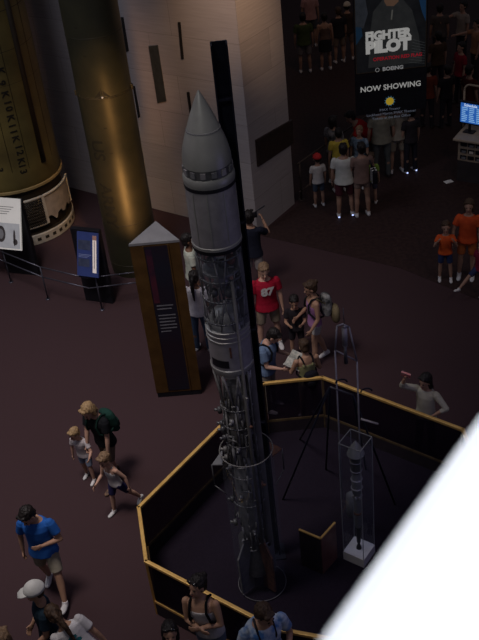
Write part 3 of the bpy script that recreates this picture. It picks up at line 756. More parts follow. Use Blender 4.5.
# ------------------------------------------------------------------ standing information panels and barrier on the left
def panel_stand(bl, br, zt, pic, label, dark):
    n_ = V(br.y - bl.y, bl.x - br.x, 0).normalized()
    d = (br - bl).normalized(); w = (br - bl).length; r = empty('sign_stand', (bl + br) / 2, math.atan2(d.y, d.x), label, 'sign')
    bm = bmesh.new(); box(bm, (0, .06, zt / 2), (w, .10, zt)); build('backboard', bm, M['black'], r, False, .006)
    return r, w
def signs():
    # blue panel
    r, w = panel_stand(V(-2.95, 15.95, 0), V(-2.40, 15.70, 0), 1.62, None, 'navy blue text panel on a black stand before the olive missile', 1)
    o = V(0, -.03, 1.60); dn = V(0, -.30, -.80).normalized(); wv = V(1, 0, 0); nn = V(0, -.80, .30)
    Hh = .84
    def pp(u, v, off): return o + wv * ((u - .5) * w * .74 + .09) + dn * v * Hh + V(0, -.80, .30).normalized() * off
    def rect(name, u0, u1, v0, v1, off, m, par):
        bm = bmesh.new(); quad(bm, [pp(u0, v0, off), pp(u1, v0, off), pp(u1, v1, off), pp(u0, v1, off)]); return build(name, bm, m, par, False)
    bm = bmesh.new(); f = [pp(0, 0, 0), pp(1, 0, 0), pp(1, 1, 0), pp(0, 1, 0)]; a = [bm.verts.new(p) for p in f]; b = [bm.verts.new(p + nn.normalized() * -.03) for p in f]
    bm.faces.new(a); bm.faces.new(b[::-1])
    for i in range(4): bm.faces.new((a[i], a[(i + 1) % 4], b[(i + 1) % 4], b[i]))
    navy = mat('navy', (.022, .035, .13), (.018, .028, .10), 4, .5, emit=(.02, .03, .10), estr=.25)  # slight emission stands in for light on the blue panel
    pn = build('text_panel', bm, navy, r, False)
    rect('pale_strip', .74, .92, .06, .90, .004, mat('strip', (.75, .70, .66), (.7, .6, .55), 6, .6, emit=(.75, .7, .66), estr=.22), pn)  # pale strip, not a lamp; its emission imitates light falling on it
    rect('photo', .74, .92, .06, .16, .006, mat('strip_photo', (.45, .25, .2), None, 6, .6), pn)
    dk = mat('faded', (.05, .06, .11), (.03, .04, .08), 12, .6)
    rect('photo', .06, .64, .18, .40, .004, dk, pn); rect('photo', .06, .60, .60, .78, .004, dk, pn)
    mt = mat('print_blue', (.20, .24, .42), None, 8, .6)
    for k in range(3): rect('print_line', .08, .66 - .08 * k, .50 + k * .03, .513 + k * .03, .004, mt, pn)
    rect('diagram_line', .81, .84, .18, .80, .006, mat('diag', (.25, .15, .15), None, 8, .6), pn)
    # white panel
    r, w = panel_stand(V(-4.69, 17.36, 0), V(-3.99, 17.08, 0), 1.74, None, 'white sign panel with rocket photograph on black stand at left edge', 0)
    w2 = w * 1.02; o2 = V(-.02, -.03, 1.80); dn2 = V(0, -.36, -.92).normalized(); nn2 = V(0, -.92, .36).normalized()
    def p2(u, v, off): return o2 + V((u - .5) * w2 * 1.3 - .07, 0, 0) + dn2 * v * 1.02 + nn2 * off
    def rect2(name, u0, u1, v0, v1, off, m, par):
        bm = bmesh.new(); quad(bm, [p2(u0, v0, off), p2(u1, v0, off), p2(u1, v1, off), p2(u0, v1, off)]); return build(name, bm, m, par, False)
    bm = bmesh.new(); f = [p2(0, 0, 0), p2(1, 0, 0), p2(1, 1, 0), p2(0, 1, 0)]; a = [bm.verts.new(p) for p in f]; b = [bm.verts.new(p - nn2 * .03) for p in f]
    bm.faces.new(a); bm.faces.new(b[::-1])
    for i in range(4): bm.faces.new((a[i], a[(i + 1) % 4], b[(i + 1) % 4], b[i]))
    pn = build('text_panel', bm, mat('panel_white', (.62, .60, .57), (.55, .53, .50), 4, .6, emit=(.6, .58, .55), estr=.3), r, False)  # emission brightens the panel and its photo in place of lamp light
    rect2('photo', 0, .97, .48, .97, .004, mat('sky_photo', (.42, .43, .44), (.30, .31, .33), 4, .6, emit=(.4, .4, .42), estr=.22), pn)
    dkm = mat('photo_dark', (.07, .06, .06), None, 8, .6)
    bm = bmesh.new()
    for k, (u, v, ru, rv) in enumerate(((.55, .70, .10, .16), (.85, .76, .025, .16), (.87, .84, .05, .06))):
        bm.faces.new([bm.verts.new(p2(u + ru * math.cos(t * PI / 12), v + rv * math.sin(t * PI / 12), .008)) for t in range(24)])
    build('photo_subject', bm, dkm, pn, False)
    bm = bmesh.new(); bm.faces.new([bm.verts.new(p2(.55 + .06 * math.cos(t * PI / 12), .70 + .10 * math.sin(t * PI / 12), .011)) for t in range(24)]); build('photo_highlight', bm, mat('ph', (.25, .25, .26), None, 5, .6), pn, False)
    mt2 = mat('print_grey', (.25, .24, .24), None, 8, .6)
    for k in range(4): rect2('print_line', .45, .85 - .05 * k, .16 + k * .045, .172 + k * .045, .004, mt2, pn)
signs()
def barrier(name, label, tops, h, h2, posts, m, rr=.012):
    pts = [V(p.x, p.y, 0) for p in tops]; o = pts[0].copy(); r = empty(name, o, 0, label, 'barrier')
    for z in (h, h2):
        bm = bmesh.new(); tube(bm, [p - o + V(0, 0, z) for p in pts], rr, 8); build('rail', bm, m, r)
    for p in posts:
        q = V(p.x, p.y, 0) - o; bm = bmesh.new(); cone(bm, q, rr * 1.1, q + V(0, 0, h), rr * 1.1, 8); cone(bm, q, rr * 3.5, q + V(0, 0, .012), rr * 3.5, 14); build('post', bm, m, r)
    return r
lt = [V(-5.6, 17.85, 0)] + [at(x, y, .75) for x, y in ((0, 251), (40, 267), (87, 278), (120, 274), (137, 272))]
barrier('floor_barrier', 'thin two-rail metal barrier in front of the left signs', lt, .75, .52, [lt[0], lt[1] - V(-.05, 0, 0), lt[2], lt[3] + (lt[4] - lt[3]) * .25, lt[5]], mat('barrier_metal', (.10, .10, .13), (.07, .07, .09), 9, .35, .6), .013)
b0 = V(1.63, 19.0, 0); b1 = at(335, 138, .9); b1.z = 0; b2 = b1 + (b1 - b0) * 1.2
barrier('ramp_barrier', 'dim brown two-rail barrier beside the stone pillar', [b0, b1, b2], .9, .22, [b0 + V(.05, .05, 0), (b0 + b1) / 2, b1, b2], mat('barrier_dark', (.075, .055, .045), None, 9, .5, .3), .02)

# ------------------------------------------------------------------ lettering wrapped on cylinders
def wrap_text(name, s, size, c_ang, z, r, m, parent, rot=-90, bold=0.0, xs=1.0):
    me = text_mesh(s, size, bold, 'LEFT', xs)
    bm = bmesh.new(); bm.from_mesh(me); bpy.data.meshes.remove(me)
    bmesh.ops.subdivide_edges(bm, edges=[e for e in bm.edges if e.calc_length() > size * .12], cuts=2)
    bmesh.ops.triangulate(bm, faces=bm.faces)
    for v in bm.verts:
        x, y = v.co.x, v.co.y
        if rot == -90: cx, cz = y, -x
        else: cx, cz = x, y
        a = c_ang + cx / r; v.co = V(math.sin(a) * r, -math.cos(a) * r, z + cz)
    return build(name, bm, m, parent, False)

# ------------------------------------------------------------------ olive missile
def missile():
    c = V(-1.97, 17.06, 0); R_ = .505
    r = empty('olive_missile', c, 0, 'tall dark olive missile cylinder lit orange down its middle', 'missile')
    m = mat('olive', (.075, .070, .040), (.058, .056, .034), 3, .48, .65, spec=.5, bump=.1, bscale=6)
    bm = bmesh.new(); lathe(bm, [(0.0, R_ * .97), (.25, R_), (7.4, R_)], 72); o = build('body', bm, m, r); o.modifiers.new('e', 'EDGE_SPLIT').split_angle = rad(40)
    dk = mat('olive_dark', (.035, .03, .016), None, 4, .5)
    for z in (.28, 1.2, 3.80, 3.83, 4.9):
        bm = bmesh.new(); lathe(bm, [(z - .006, R_), (z - .004, R_ + .004), (z + .004, R_ + .004), (z + .006, R_)], 72, False); build('seam_ring', bm, dk, r)
    tx = mat('stencil', (.018, .018, .012), None, 4, .6)
    aU, zU = on_cyl(95.5, 140, c, R_); aA, zA = on_cyl(104, 184, c, R_)
    wrap_text('lettering', 'US', .36, aU, zU, R_ + .006, tx, r, bold=.006)
    wrap_text('lettering', 'ARMY', .36, aA, zA, R_ + .006, tx, r, bold=.006)
    # winged emblem
    bm = bmesh.new()
    def cp(a, z): return V(math.sin(a) * (R_ + .006), -math.cos(a) * (R_ + .006), z)
    a0, z0 = on_cyl(102, 96, c, R_)
    for tri in (((0, .16), (-.04, 0), (.0, .03)), ((0, .16), (.04, 0), (0, .03)), ((-.05, .10), (-.30, -.04), (-.05, .0)), ((.05, .10), (.30, -.04), (.05, .0)), ((-.05, -.02), (-.22, -.05), (-.02, -.05)), ((.05, -.02), (.22, -.05), (.02, -.05))):
        bm.faces.new([bm.verts.new(cp(a0 + u, z0 + w)) for u, w in tri])
    build('wing_emblem', bm, tx, r, False)
    bm = bmesh.new(); ellipsoid(bm, cp(a0, z0 - .03), V(.018, 0, 0), V(0, .01, 0), V(0, 0, .018), 8, 6); build('fastener', bm, M['white'], r)
    for a, z in ((-.10, 3.25), (-.05, 2.75), (-.35, 4.6), (-.5, 5.1)):
        bm = bmesh.new(); bm.faces.new([bm.verts.new(cp(a + u, z + w)) for u, w in ((-.06, -.015), (.06, -.015), (.06, .015), (-.06, .015))]); build('stencil_mark', bm, dk, r, False)
    for a in (-1.5, 1.45):
        bm = bmesh.new(); box(bm, V(math.sin(a) * (R_ + .01), -math.cos(a) * (R_ + .01), 3.81), (.05, .06, .10)); build('lug', bm, dk, r, False, .01)
missile()

# ------------------------------------------------------------------ big yellow-olive rocket stage at left edge
def stage():
    c = at(26, 224)
    r = empty('rocket_stage', c, 0, 'huge yellow-olive rocket stage with white vented base ring at left edge', 'rocket')
    m = mat('stage_olive', (.13, .10, .030), (.07, .052, .016), 1.2, .5, .2, spec=.4, bump=.15, bscale=3)
    dk = mat('stage_dark', (.022, .016, .010), None, 3, .7)
    bs = mat('bone', (.50, .46, .38), (.36, .33, .28), 5, .7)
    def P(name, prof, mt, caps=True):
        bm = bmesh.new(); lathe(bm, prof, 96, caps); o = build(name, bm, mt, r); o.modifiers.new('e', 'EDGE_SPLIT').split_angle = rad(35); return o
    P('tank', [(1.30, 1.035), (1.38, 1.06), (1.44, 1.045), (7.4, 1.035)], m)
    P('tank_rim', [(1.27, 1.03), (1.28, 1.078), (1.33, 1.078), (1.34, 1.03)], mat('rim', (.30, .22, .10), None, 4, .5))
    P('lower_drum', [(.24, .99), (1.30, .99)], dk)
    rg = P('base_ring', [(.0, 1.07), (.02, 1.11), (.23, 1.11), (.25, 1.07)], bs)
    P('base_deck', [(.22, .98), (.255, 1.09)], dk)
    for i in range(38):
        a = i / 38 * 2 * PI
        bm = bmesh.new(); box(bm, V(math.cos(a) * 1.108, math.sin(a) * 1.108, .13), (.012, .085, .07), Matrix.Rotation(a, 3, 'Z')); build('vent', bm, dk, rg, False)
    # white skirt panels with lattice; the one on the right is torn along its lower edge
    lat = mat('lattice', (.33, .30, .25), (.20, .18, .15), 5, .8)
    def arc(name, a0, a1, z0, z1, rr, mt, par, zlow=None, n=24):
        bm = bmesh.new(); A = [a0 + (a1 - a0) * i / n for i in range(n + 1)]
        lo = [bm.verts.new(V(math.sin(a) * rr, -math.cos(a) * rr, (zlow(i / n) if zlow else z0))) for i, a in enumerate(A)]
        hi = [bm.verts.new(V(math.sin(a) * rr, -math.cos(a) * rr, z1)) for a in A]
        for i in range(n): bm.faces.new((lo[i], lo[i + 1], hi[i + 1], hi[i]))
        o = build(name, bm, mt, par); s = o.modifiers.new('s', 'SOLIDIFY'); s.thickness = .03; s.offset = -1; return o
    dv = on_cyl(43, 200, c, 1.10)[0]
    panels = [(dv - 1.90, dv - .96), (dv - .94, dv - .015), (dv + .015, dv + .98)]
    for k, (a0, a1) in enumerate(panels):
        if k < 2: p = arc('skirt_panel', a0, a1, .42, 1.06, 1.09, lat, r)
        else:
            rn = random.Random(3); jag = [.50 + .06 * math.sin(i * .9) + rn.uniform(-.02, .03) for i in range(30)]
            p = arc('skirt_panel', a0, a1, .5, 1.06, 1.09, mat('skirt_tan', (.36, .31, .26), (.27, .23, .20), 6, .8), r, lambda t: jag[int(t * 24)]); p.data.polygons.foreach_set('use_smooth', [False] * len(p.data.polygons))
        arc('panel_border', a0, a1, 1.03, 1.09, 1.105, bs, p); 
        if k < 2: arc('panel_border', a0, a1, .40, .45, 1.105, bs, p)
        for a in (a0, a1):
            bm = bmesh.new(); box(bm, V(math.sin(a) * 1.10, -math.cos(a) * 1.10, .75), (.035, .035, .66), Matrix.Rotation(a, 3, 'Z')); build('panel_border', bm, bs, p, False)
        if k < 2:
            bm = bmesh.new(); n = 26
            for i in range(-8, n):
                for sg in (1, -1):
                    pts = []
                    for j in range(9):
                        u = (i + j) / n if sg > 0 else (i + 8 - j) / n
                        if 0 <= u <= 1: a = a0 + (a1 - a0) * u; pts.append(V(math.sin(a) * 1.112, -math.cos(a) * 1.112, .44 + .60 * j / 8))
                    for p0, p1 in zip(pts, pts[1:]): cone(bm, p0, .008, p1, .008, 4)
            build('lattice_wire', bm, dk, p)
    tx = mat('stage_stencil', (.014, .012, .008), None, 4, .7)
    # column of rotated markings
    for s, x, y in (('K', 2, 71), ('9', 3.5, 84), ('K', 6.5, 94.5), ('10', 10, 107), ('K', 12, 118), ('11', 14.5, 130), ('K', 17, 139), ('12', 21, 151), ('K', 22.5, 161), ('13', 24.5, 170), ('3', 1, 171)):
        a, z = on_cyl(x, y, c, 1.05)
        for k, ch in enumerate(s): wrap_text('lettering', ch, .20, a - .03, z + .075 * len(s) - k * .13, 1.052, tx, r, bold=.006)
    for z in (4.95, 4.2, 3.55, 2.85, 2.15):
        bm = bmesh.new(); rr = 1.04
        lathe(bm, [(z - .006, rr), (z, rr + .003), (z + .006, rr)], 96, False); build('seam_ring', bm, dk, r)
    cond = on_cyl(26, 86, c, 1.045)[0]
    for a in (cond, cond - .35, cond + .3, cond - .7):
        bm = bmesh.new(); 
        for z0, z1 in ((1.75, 7.3),):
            rr0, rr1 = 1.042, 1.042
            p0 = V(math.sin(a) * rr0, -math.cos(a) * rr0, z0); p1 = V(math.sin(a) * rr1, -math.cos(a) * rr1, z1)
            if a == cond: cone(bm, p0, .06, p1, .06, 12)
            else: cone(bm, p0, .006, p1, .006, 6)
        build('cable_conduit' if a == cond else 'seam', bm, dk, r)
stage()

# ------------------------------------------------------------------ hanging banner
def banner():
    Y = 19.5; q = lambda x, y, off=0: on_plane(x, y, V(0, Y, 0), V(0, 1, 0)) + V(0, -off, 0)
    bl, br = q(356, 116), q(426, 122); w = br.x - bl.x; x0 = bl.x; zb = bl.z; H = 4.1
    o = V(x0 + w / 2, Y, zb)
    r = empty('film_banner', o, 0, 'tall hanging black film banner reading FIGHTER PILOT above NOW SHOWING', 'banner')
    bm = bmesh.new(); box(bm, (0, .012, H / 2), (w, .02, H)); build('banner_cloth', bm, M['black'], r, False)
    L = lambda px, py, off=.0: q(px, py) - o + V(0, -off, 0)
    zp = L(356, 74).z; zt = H - .02
    def poly(name, pts, off, m, par=r):
        bm = bmesh.new(); bm.faces.new([bm.verts.new(V(a, -off, b)) for a, b in pts]); return build(name, bm, m, par, False)
    hw = w / 2
    def E(name, c, c2, e=.35, sc=4): return mat(name, c, c2, sc, .6, emit=c, estr=e)  # poster colours emit a little, in place of light on the cloth
    pic = poly('poster_picture', [(-hw + .03, zp), (hw - .03, zp), (hw - .03, zt), (-hw + .03, zt)], .004, E('poster_dark', (.012, .014, .016), (.03, .033, .035), .1))
    poly('poster_sky', [(hw - .28, zt), (hw - .04, zt), (hw - .04, zp + .95), (hw - .12, zp + 1.15), (hw - .26, zp + 1.7)], .006, E('poster_blue', (.015, .06, .14), (.01, .035, .09), .15), pic)
    poly('poster_aircraft', [(-hw + .04, zp + 1.0), (-hw + .20, zp + .95), (-hw + .30, zp + 1.25), (-hw + .22, zp + 1.75), (-hw + .04, zt - .1)], .006, E('poster_grey', (.05, .058, .07), (.02, .025, .03), .15, 7), pic)
    poly('poster_aircraft', [(-hw + .04, zp + .62), (-hw + .18, zp + .80), (-hw + .16, zp + .98), (-hw + .04, zp + 1.0)], .007, E('poster_blue2', (.015, .05, .10), (.01, .03, .06), .15), pic)
    zs = zp + 1.02
    poly('poster_pilot', [(-.48, zp + .1), (-.42, zp + .9), (-.36, zs + .25), (-.14, zs + .5), (.20, zs + .5), (.44, zs + .2), (.58, zp + .7), (.66, zp + .1)], .008, E('poster_suit', (.022, .024, .024), (.05, .052, .05), .3, 5), pic)
    poly('poster_chin', [(-.13, zs + .43), (-.08, zs + .34), (.06, zs + .32), (.16, zs + .40), (.18, zs + .56), (-.13, zs + .56)], .010, E('poster_skin', (.14, .08, .05), (.08, .05, .035), .3), pic)
    poly('poster_zip', [(.0, zs + .05), (.03, zs + .05), (.05, zs + .25), (.02, zs + .25)], .010, E('poster_zip', (.16, .16, .14), None, .2), pic)
    for k in range(9): poly('poster_rib', [(.38 + .01 * k, zp + .12 + k * .06), (hw - .05, zp + .06 + k * .055), (hw - .05, zp + .066 + k * .055), (.38 + .01 * k, zp + .127 + k * .06)], .010, E('poster_rib', (.10, .11, .11), None, .2), pic)
    F = mat('poster_frame', (.07, .05, .03), None, 4, .5)
    for a, b in (((-hw + .03, zp), (hw - .03, zp)), ((-hw + .03, zp), (-hw + .03, zt)), ((hw - .03, zp), (hw - .03, zt))):
        bm = bmesh.new(); bar(bm, V(a[0], -.006, a[1]), V(b[0], -.006, b[1]), .012, .014, V(0, 1, 0)); build('poster_border', bm, F, pic, False)
    def txt(s, x, z, size, m, xs=1, bold=.0, al='CENTER', sp=1.0, sh=0):
        text_on('lettering', s, size, m, r, Matrix.Translation((x, -.016, z)) @ Matrix.Rotation(rad(90), 4, 'X'), xs=xs, bold=bold, align=al, spacing=sp)
    wt = mat('letter_white', (.42, .42, .40), (.36, .36, .34), 6, .6, emit=(.45, .45, .43), estr=.45)  # lettering and badge also emit, imitating light on the print
    txt('FIGHTER', -.06, L(388, 34.5).z, .24, wt, 1.0, .016)
    txt('PILOT', -.06, L(388, 46).z, .33, wt, 1.05, .026)
    txt('OPERATION RED FLAG', .14, L(395, 57.5).z + .01, .10, mat('letter_red', (.22, .01, .02), None, 6, .6, emit=(.3, .01, .02), estr=.45), 1.0, .003)
    txt('BOEING', .04, L(392, 68).z, .11, mat('letter_dim', (.25, .25, .25), None, 6, .6, emit=(.3, .3, .3), estr=.4), 1.1, .004)
    bm = bmesh.new()
    for i in range(20):
        a0, a1 = i / 20 * 2 * PI, (i + 1) / 20 * 2 * PI
        z1 = L(392, 68).z; f = lambda a, q: V(-.29 + math.cos(a) * q, -.016, z1 + math.sin(a) * q)
        bm.faces.new([bm.verts.new(p) for p in (f(a0, .034), f(a1, .034), f(a1, .045), f(a0, .045))])
    build('maker_mark', bm, bpy.data.materials['letter_dim'], r, False)
    txt('NOW SHOWING', -.01, L(391, 86.5).z, .165, wt, 1.0, .003, sp=1.03)
    # yellow sun badge
    zc = L(389, 101).z; ye = mat('badge_yellow', (.45, .30, .02), None, 5, .6, emit=(.5, .34, .02), estr=.45); bl_ = mat('badge_blue', (.05, .12, .2), None, 5, .6, emit=(.05, .14, .2), estr=.4)
    bm = bmesh.new(); n = 24; bm.faces.new([bm.verts.new(V(-.03 + math.cos(i / n * 2 * PI) * (.125 if i % 2 else .085), -.014, zc + math.sin(i / n * 2 * PI) * (.125 if i % 2 else .085))) for i in range(n)]); build('badge_rays', bm, bl_, r, False)
    bm = bmesh.new(); bm.faces.new([bm.verts.new(V(-.03 + math.cos(i / n * 2 * PI) * .085, -.018, zc + math.sin(i / n * 2 * PI) * .085)) for i in range(n)]); build('badge_sun', bm, ye, r, False)
    dm = mat('letter_faint', (.12, .13, .18), None, 6, .6, emit=(.15, .17, .22), estr=.35)
    txt('IMAX Theater', -.03, L(389, 109).z, .07, dm, 1.1)
    txt('Lockheed Martin IMAX Theater', 0, L(389, 113).z, .075, dm, 1.1)
    txt('Tickets at the Box Office', 0, L(389, 117).z - .0, .075, dm, 1.1)
    # hanging cords up to the ceiling truss bar
    bm = bmesh.new(); tube(bm, [V(-hw - .05, .012, H + .02), V(hw + .05, .012, H + .02)], .03, 10); build('top_bar', bm, M['blackmetal'], r)
    for s in (-1, 1):
        bm = bmesh.new(); tube(bm, [V(s * hw * .8, .012, H), V(s * hw * .8, .012, H + 3)], .008, 6); build('cord', bm, M['blackmetal'], r)
banner()

# ------------------------------------------------------------------ brochure counter and monitor
def kiosk():
    A = V(5.16, 19.10, 0); d = V(.39, -.27, 0).normalized(); n = V(-d.y, d.x, 0); ang = math.atan2(d.y, d.x); w, dp = 1.8, .75
    r = empty('brochure_counter', A, ang, 'beige information counter with rows of brochure slots at right edge', 'counter')
    bg = mat('beige', (.30, .235, .17), (.25, .195, .14), 5, .6)
    bm = bmesh.new(); box(bm, (w / 2, dp / 2, .25), (w, dp, .50)); build('dark_base', bm, mat('counter_base', (.035, .028, .03), None, 5, .6), r, False)
    bm = bmesh.new(); box(bm, (w / 2, dp / 2, .75), (w, dp, .50)); fr = build('front_rack', bm, bg, r, False, .01)
    for row in range(3):
        for k in range(10):
            bm = bmesh.new(); x = .13 + k * .17; z = .90 - row * .15
            box(bm, (x, -.004, z), (.14, .02, .085)); s = build('slot', bm, M['black'], fr, False)
            if (k + row) % 3:
                bm = bmesh.new(); box(bm, (x + .01, -.018, z - .015), (.09, .012, .05)); build('brochure', bm, M['cream'] if (k * row) % 2 else M['grey'], s, False)
    bm = bmesh.new(); box(bm, (w / 2, dp / 2 - .04, 1.03), (w + .16, dp + .18, .06)); build('counter_top', bm, mat('beige_top', (.36, .29, .21), (.30, .24, .18), 4, .45), r, False, .02)
    m = empty('monitor', A + Matrix.Rotation(ang, 3, 'Z') @ V(.14, .30, 1.06), ang - .1, 'glowing blue information monitor standing on the beige counter', 'monitor')
    bm = bmesh.new(); box(bm, (0, 0, .01), (.24, .18, .02)); cone(bm, (0, 0, .02), .03, (0, 0, .18), .03, 10); build('foot', bm, M['black'], m, False)
    bm = bmesh.new(); box(bm, (.06, 0, .44), (.62, .06, .52)); build('casing', bm, M['black'], m, False, .01)
    bm = bmesh.new(); box(bm, (.06, -.033, .44), (.54, .008, .44)); sc = build('screen', bm, mat('screen', (.02, .07, .22), None, 3, .3, emit=(.02, .10, .38), estr=.9), m, False)
    wl = mat('screen_text', (.5, .6, .7), None, 3, .4, emit=(.6, .75, .9), estr=.8)
    text_on('lettering', 'Schedule', .085, wl, sc, Matrix.Translation((.02, -.042, .62)) @ Matrix.Rotation(rad(90), 4, 'X'), bold=.002)
    wl2 = mat('screen_rows', (.3, .45, .6), None, 3, .4, emit=(.20, .42, .72), estr=.8)
    rn = random.Random(2)
    for cidx in range(3):
        bm = bmesh.new()
        for k in range(8):
            x = -.18 + cidx * .17; ww = rn.uniform(.08, .14); z = .55 - k * .043; quad(bm, [V(x, -.040, z), V(x + ww, -.040, z), V(x + ww, -.040, z + .022), V(x, -.040, z + .022)])
        build('text_rows', bm, wl2, sc, False)
    a = empty('arched_frame', A + Matrix.Rotation(ang, 3, 'Z') @ V(.14, .48, 1.06), ang - .1, 'beige arched tube frame rising behind the monitor', 'frame')
    bm = bmesh.new(); tube(bm, [V(-.22, 0, 0), V(-.22, 0, .85)] + [V(-.10 - .12 * math.cos(t * PI / 12), 0, .85 + .14 * math.sin(t * PI / 12)) for t in range(1, 7)] + [V(.5, 0, .99), V(.5, 0, 0)], .022, 10); build('arch', bm, bg, a)
kiosk()
pp_ = at(448.5, 182); bm = bmesh.new(); 
box(bm, (0, 0, .003), (.19, .13, .004)); quad(bm, [V(-.09, -.05, .006), V(.02, -.06, .02), V(.02, .05, .02), V(-.09, .05, .006)])
o = build('paper_sheet', bm, M['white'], smooth=False, loc=pp_ + V(0, 0, .006)); o.rotation_euler = (0, 0, .3)
tag(o, 'crumpled white paper lying on the dark floor near the counter', 'paper')

# ------------------------------------------------------------------ lights
world = bpy.data.worlds.new('world'); bpy.context.scene.world = world; world.use_nodes = True
world.node_tree.nodes['Background'].inputs[0].default_value = (.62, .60, .72, 1); world.node_tree.nodes['Background'].inputs[1].default_value = .10
def spot(name, loc, target, e, size, color, blend=.6, soft=.3):
    L = bpy.data.lights.new(name, 'SPOT'); L.energy = e; L.spot_size = rad(size); L.spot_blend = blend; L.color = color; L.shadow_soft_size = soft
    o = bpy.data.objects.new(name, L); COL.objects.link(o); o.location = loc
    o.rotation_euler = (Vector(target) - Vector(loc)).to_track_quat('-Z', 'Y').to_euler(); return o
def area(name, loc, target, e, sx, sy, color):
    L = bpy.data.lights.new(name, 'AREA'); L.shape = 'RECTANGLE'; L.size = sx; L.size_y = sy; L.energy = e; L.color = color
    o = bpy.data.objects.new(name, L); COL.objects.link(o); o.location = loc
    o.rotation_euler = (Vector(target) - Vector(loc)).to_track_quat('-Z', 'Y').to_euler(); return o
#LIGHTS
spot('hall_light', (-3.8, 8.0, 15), (-3.8, 12.3, 0), 5200, 58, (1, .89, .85), 1, 1.5)
spot('streak_fill', (-1.45, 14.0, .7), (-1.95, 17.0, 2.0), 330, 40, (1, .50, .20), 1, .2)  # unseen light added behind the pylon for the missile's orange streak
spot('streak_fill', (-1.42, 14.0, 2.7), (-1.95, 17.0, 3.6), 110, 36, (1, .50, .20), 1, .2)  # second added light, carries the streak higher
spot('wall_spot', (1.5, 13.5, 9.5), tuple(wall_pt(232, -20)), 1900, 25, (1, .64, .38), 1, .3)
spot('missile_spot', (-.8, 12.0, 8.5), (-2.0, 17.0, 2.9), 1500, 22, (1, .58, .22), 1, .2)
spot('stage_spot', (-4.5, 14.0, 9.0), (-5.3, 19, 2.0), 450, 20, (1, .80, .38), 1, .3)
spot('rocket_spot', (-1.2, 4.5, 10.5), (-.1, 8.5, 6.2), 150, 20, (.95, .95, .92), 1, .2)
spot('crowd_spot', (5.5, 14, 9), (3.0, 19, 0), 190, 50, (1, .80, .66), 1, .4)
spot('right_spot', (6.5, 10, 8), (4.4, 15.5, 0), 150, 36, (1, .82, .7), 1, .4)
spot('far_spot', (3.4, 23, 7), (3.2, 27, 0), 90, 70, (1, .62, .36), 1, .4)
spot('far_crowd_spot', (7, 19, 8), (7, 25, 0), 60, 60, (1, .55, .34), 1, .4)
area('wall_wash', (-6, 13, 12), tuple(wall_pt(60, 90)), 240, 4, 4, (.80, .84, 1))
area('haze_fill', (3.2, 6.6, 5.0), (1.2, 9, 0), 15, 1.5, 1.5, (.45, .42, 1))  # added blue fill, imitates lens haze over the pit floor
spot('lower_rocket_fill', (-2.2, 4.8, 9.0), (-.13, 8.5, 2.6), 170, 17, (1, .93, .95), 1, .2)  # fill added from the viewer's side to lighten the lower rocket
DOWN = ((.14, .05, -1), (.04, .25, -1))
# ---- left foreground
p = person(27, 516, 1.68, -8, 'teenager in bright blue T-shirt and khaki shorts, hand on chest', 'tan', 'dark', 'short', 'tee', (.022, .11, .40), (.018, .09, .33), 'shorts', (.30, .27, .21),
           head=(-25, 32), armL=((.35, .12, -1), (-.85, .62, .12)), armR=((.30, -.10, -1), (.05, .15, -1)), legL=(26, 12, 6), legR=(-8, 4, 14), build_=1.05)
p = person(88, 411, 1.66, -40, 'stooping blond woman in black top leading two small children by hand', 'fair', 'blond', 'bob', 'tee', (.012, .013, .016), None, 'shorts', (.16, .12, .09), shoe='sandal',
           lean=10, head=(0, 22), armL=((.06, .30, -1), (.0, .38, -1)), armR=((.05, .42, -1), (-.05, .5, -1)), legL=(16, 4, 8), legR=(-8, 4, 10))
backpack(p, 'dark green backpack worn by the stooping blond woman', (.012, .042, .034), (.32, .17, .42), 1.16)
p = person(74, 434, 1.06, -25, 'small blond child in white shirt and pale blue shorts, left of the woman', 'fair', 'blond', 'short', 'tee', (.52, .48, .50), None, 'shorts', (.22, .26, .36), kid=True,
           lean=8, head=(-20, 15), armL=((.4, .3, -.6), (.2, .6, .1)), armR=((.25, .15, -1), (.1, .2, -1)), legL=(8, 5, 10), legR=(-4, 5, 6))
p = person(104, 460, 1.18, -42, 'striding blond child in white sleeveless shirt and navy shorts', 'fair', 'sandy', 'short', 'tank', (.62, .60, .60), None, 'shorts', (.030, .028, .10), kid=True,
           lean=8, head=(0, 12), armL=((.35, -.35, -1), (.2, .1, -1)), armR=((.2, .35, -1), (-.1, .8, -.2)), legL=(-30, 8, 4), legR=(12, 3, 8))
p = person(34, 591, 1.74, -72, 'man in white baseball cap and dark teal shirt looking left', 'tan', 'brown', 'short', 'tee', (.016, .032, .050), None, 'shorts', (.08, .08, .09),
           head=(-8, 8), armL=((.12, .15, -1), (-.15, .6, -.6)), armR=((.22, .02, -1), (-.2, .6, -.7)), cap=(.60, .60, .57), build_=.95)
p = person(54, 614, 1.60, 200, 'girl with brown ponytail in white T-shirt with teal print, bottom left', 'tan', 'brown', 'ponytail', 'tee', (.60, .59, .60), None, 'shorts', (.1, .1, .12), lean=20, side=20, head=(10, 15))
def back_print(P, m1):
    s = P['s']; bm = bmesh.new()
    for x, z, a, b in ((0, 1.32, .07, .035), (-.05, 1.25, .045, .03), (.06, 1.24, .05, .02), (0, 1.19, .06, .015)):
        bm.faces.new([bm.verts.new(P['T'](x + a * math.cos(t * PI / 8) * (1 if t % 2 else .7), -.128 , z + b * math.sin(t * PI / 8))) for t in range(16)])
    return build('shirt_print', bm, m1, P['root'], False)
back_print(p, cloth((.03, .20, .22), (.02, .10, .13), 30))
p = person(3, 637, 1.5, 190, 'sandy-haired person cut off at the bottom left corner', 'fair', 'sandy', 'bob', 'tee', (.2, .15, .12), None, 'trousers', (.05, .05, .07))
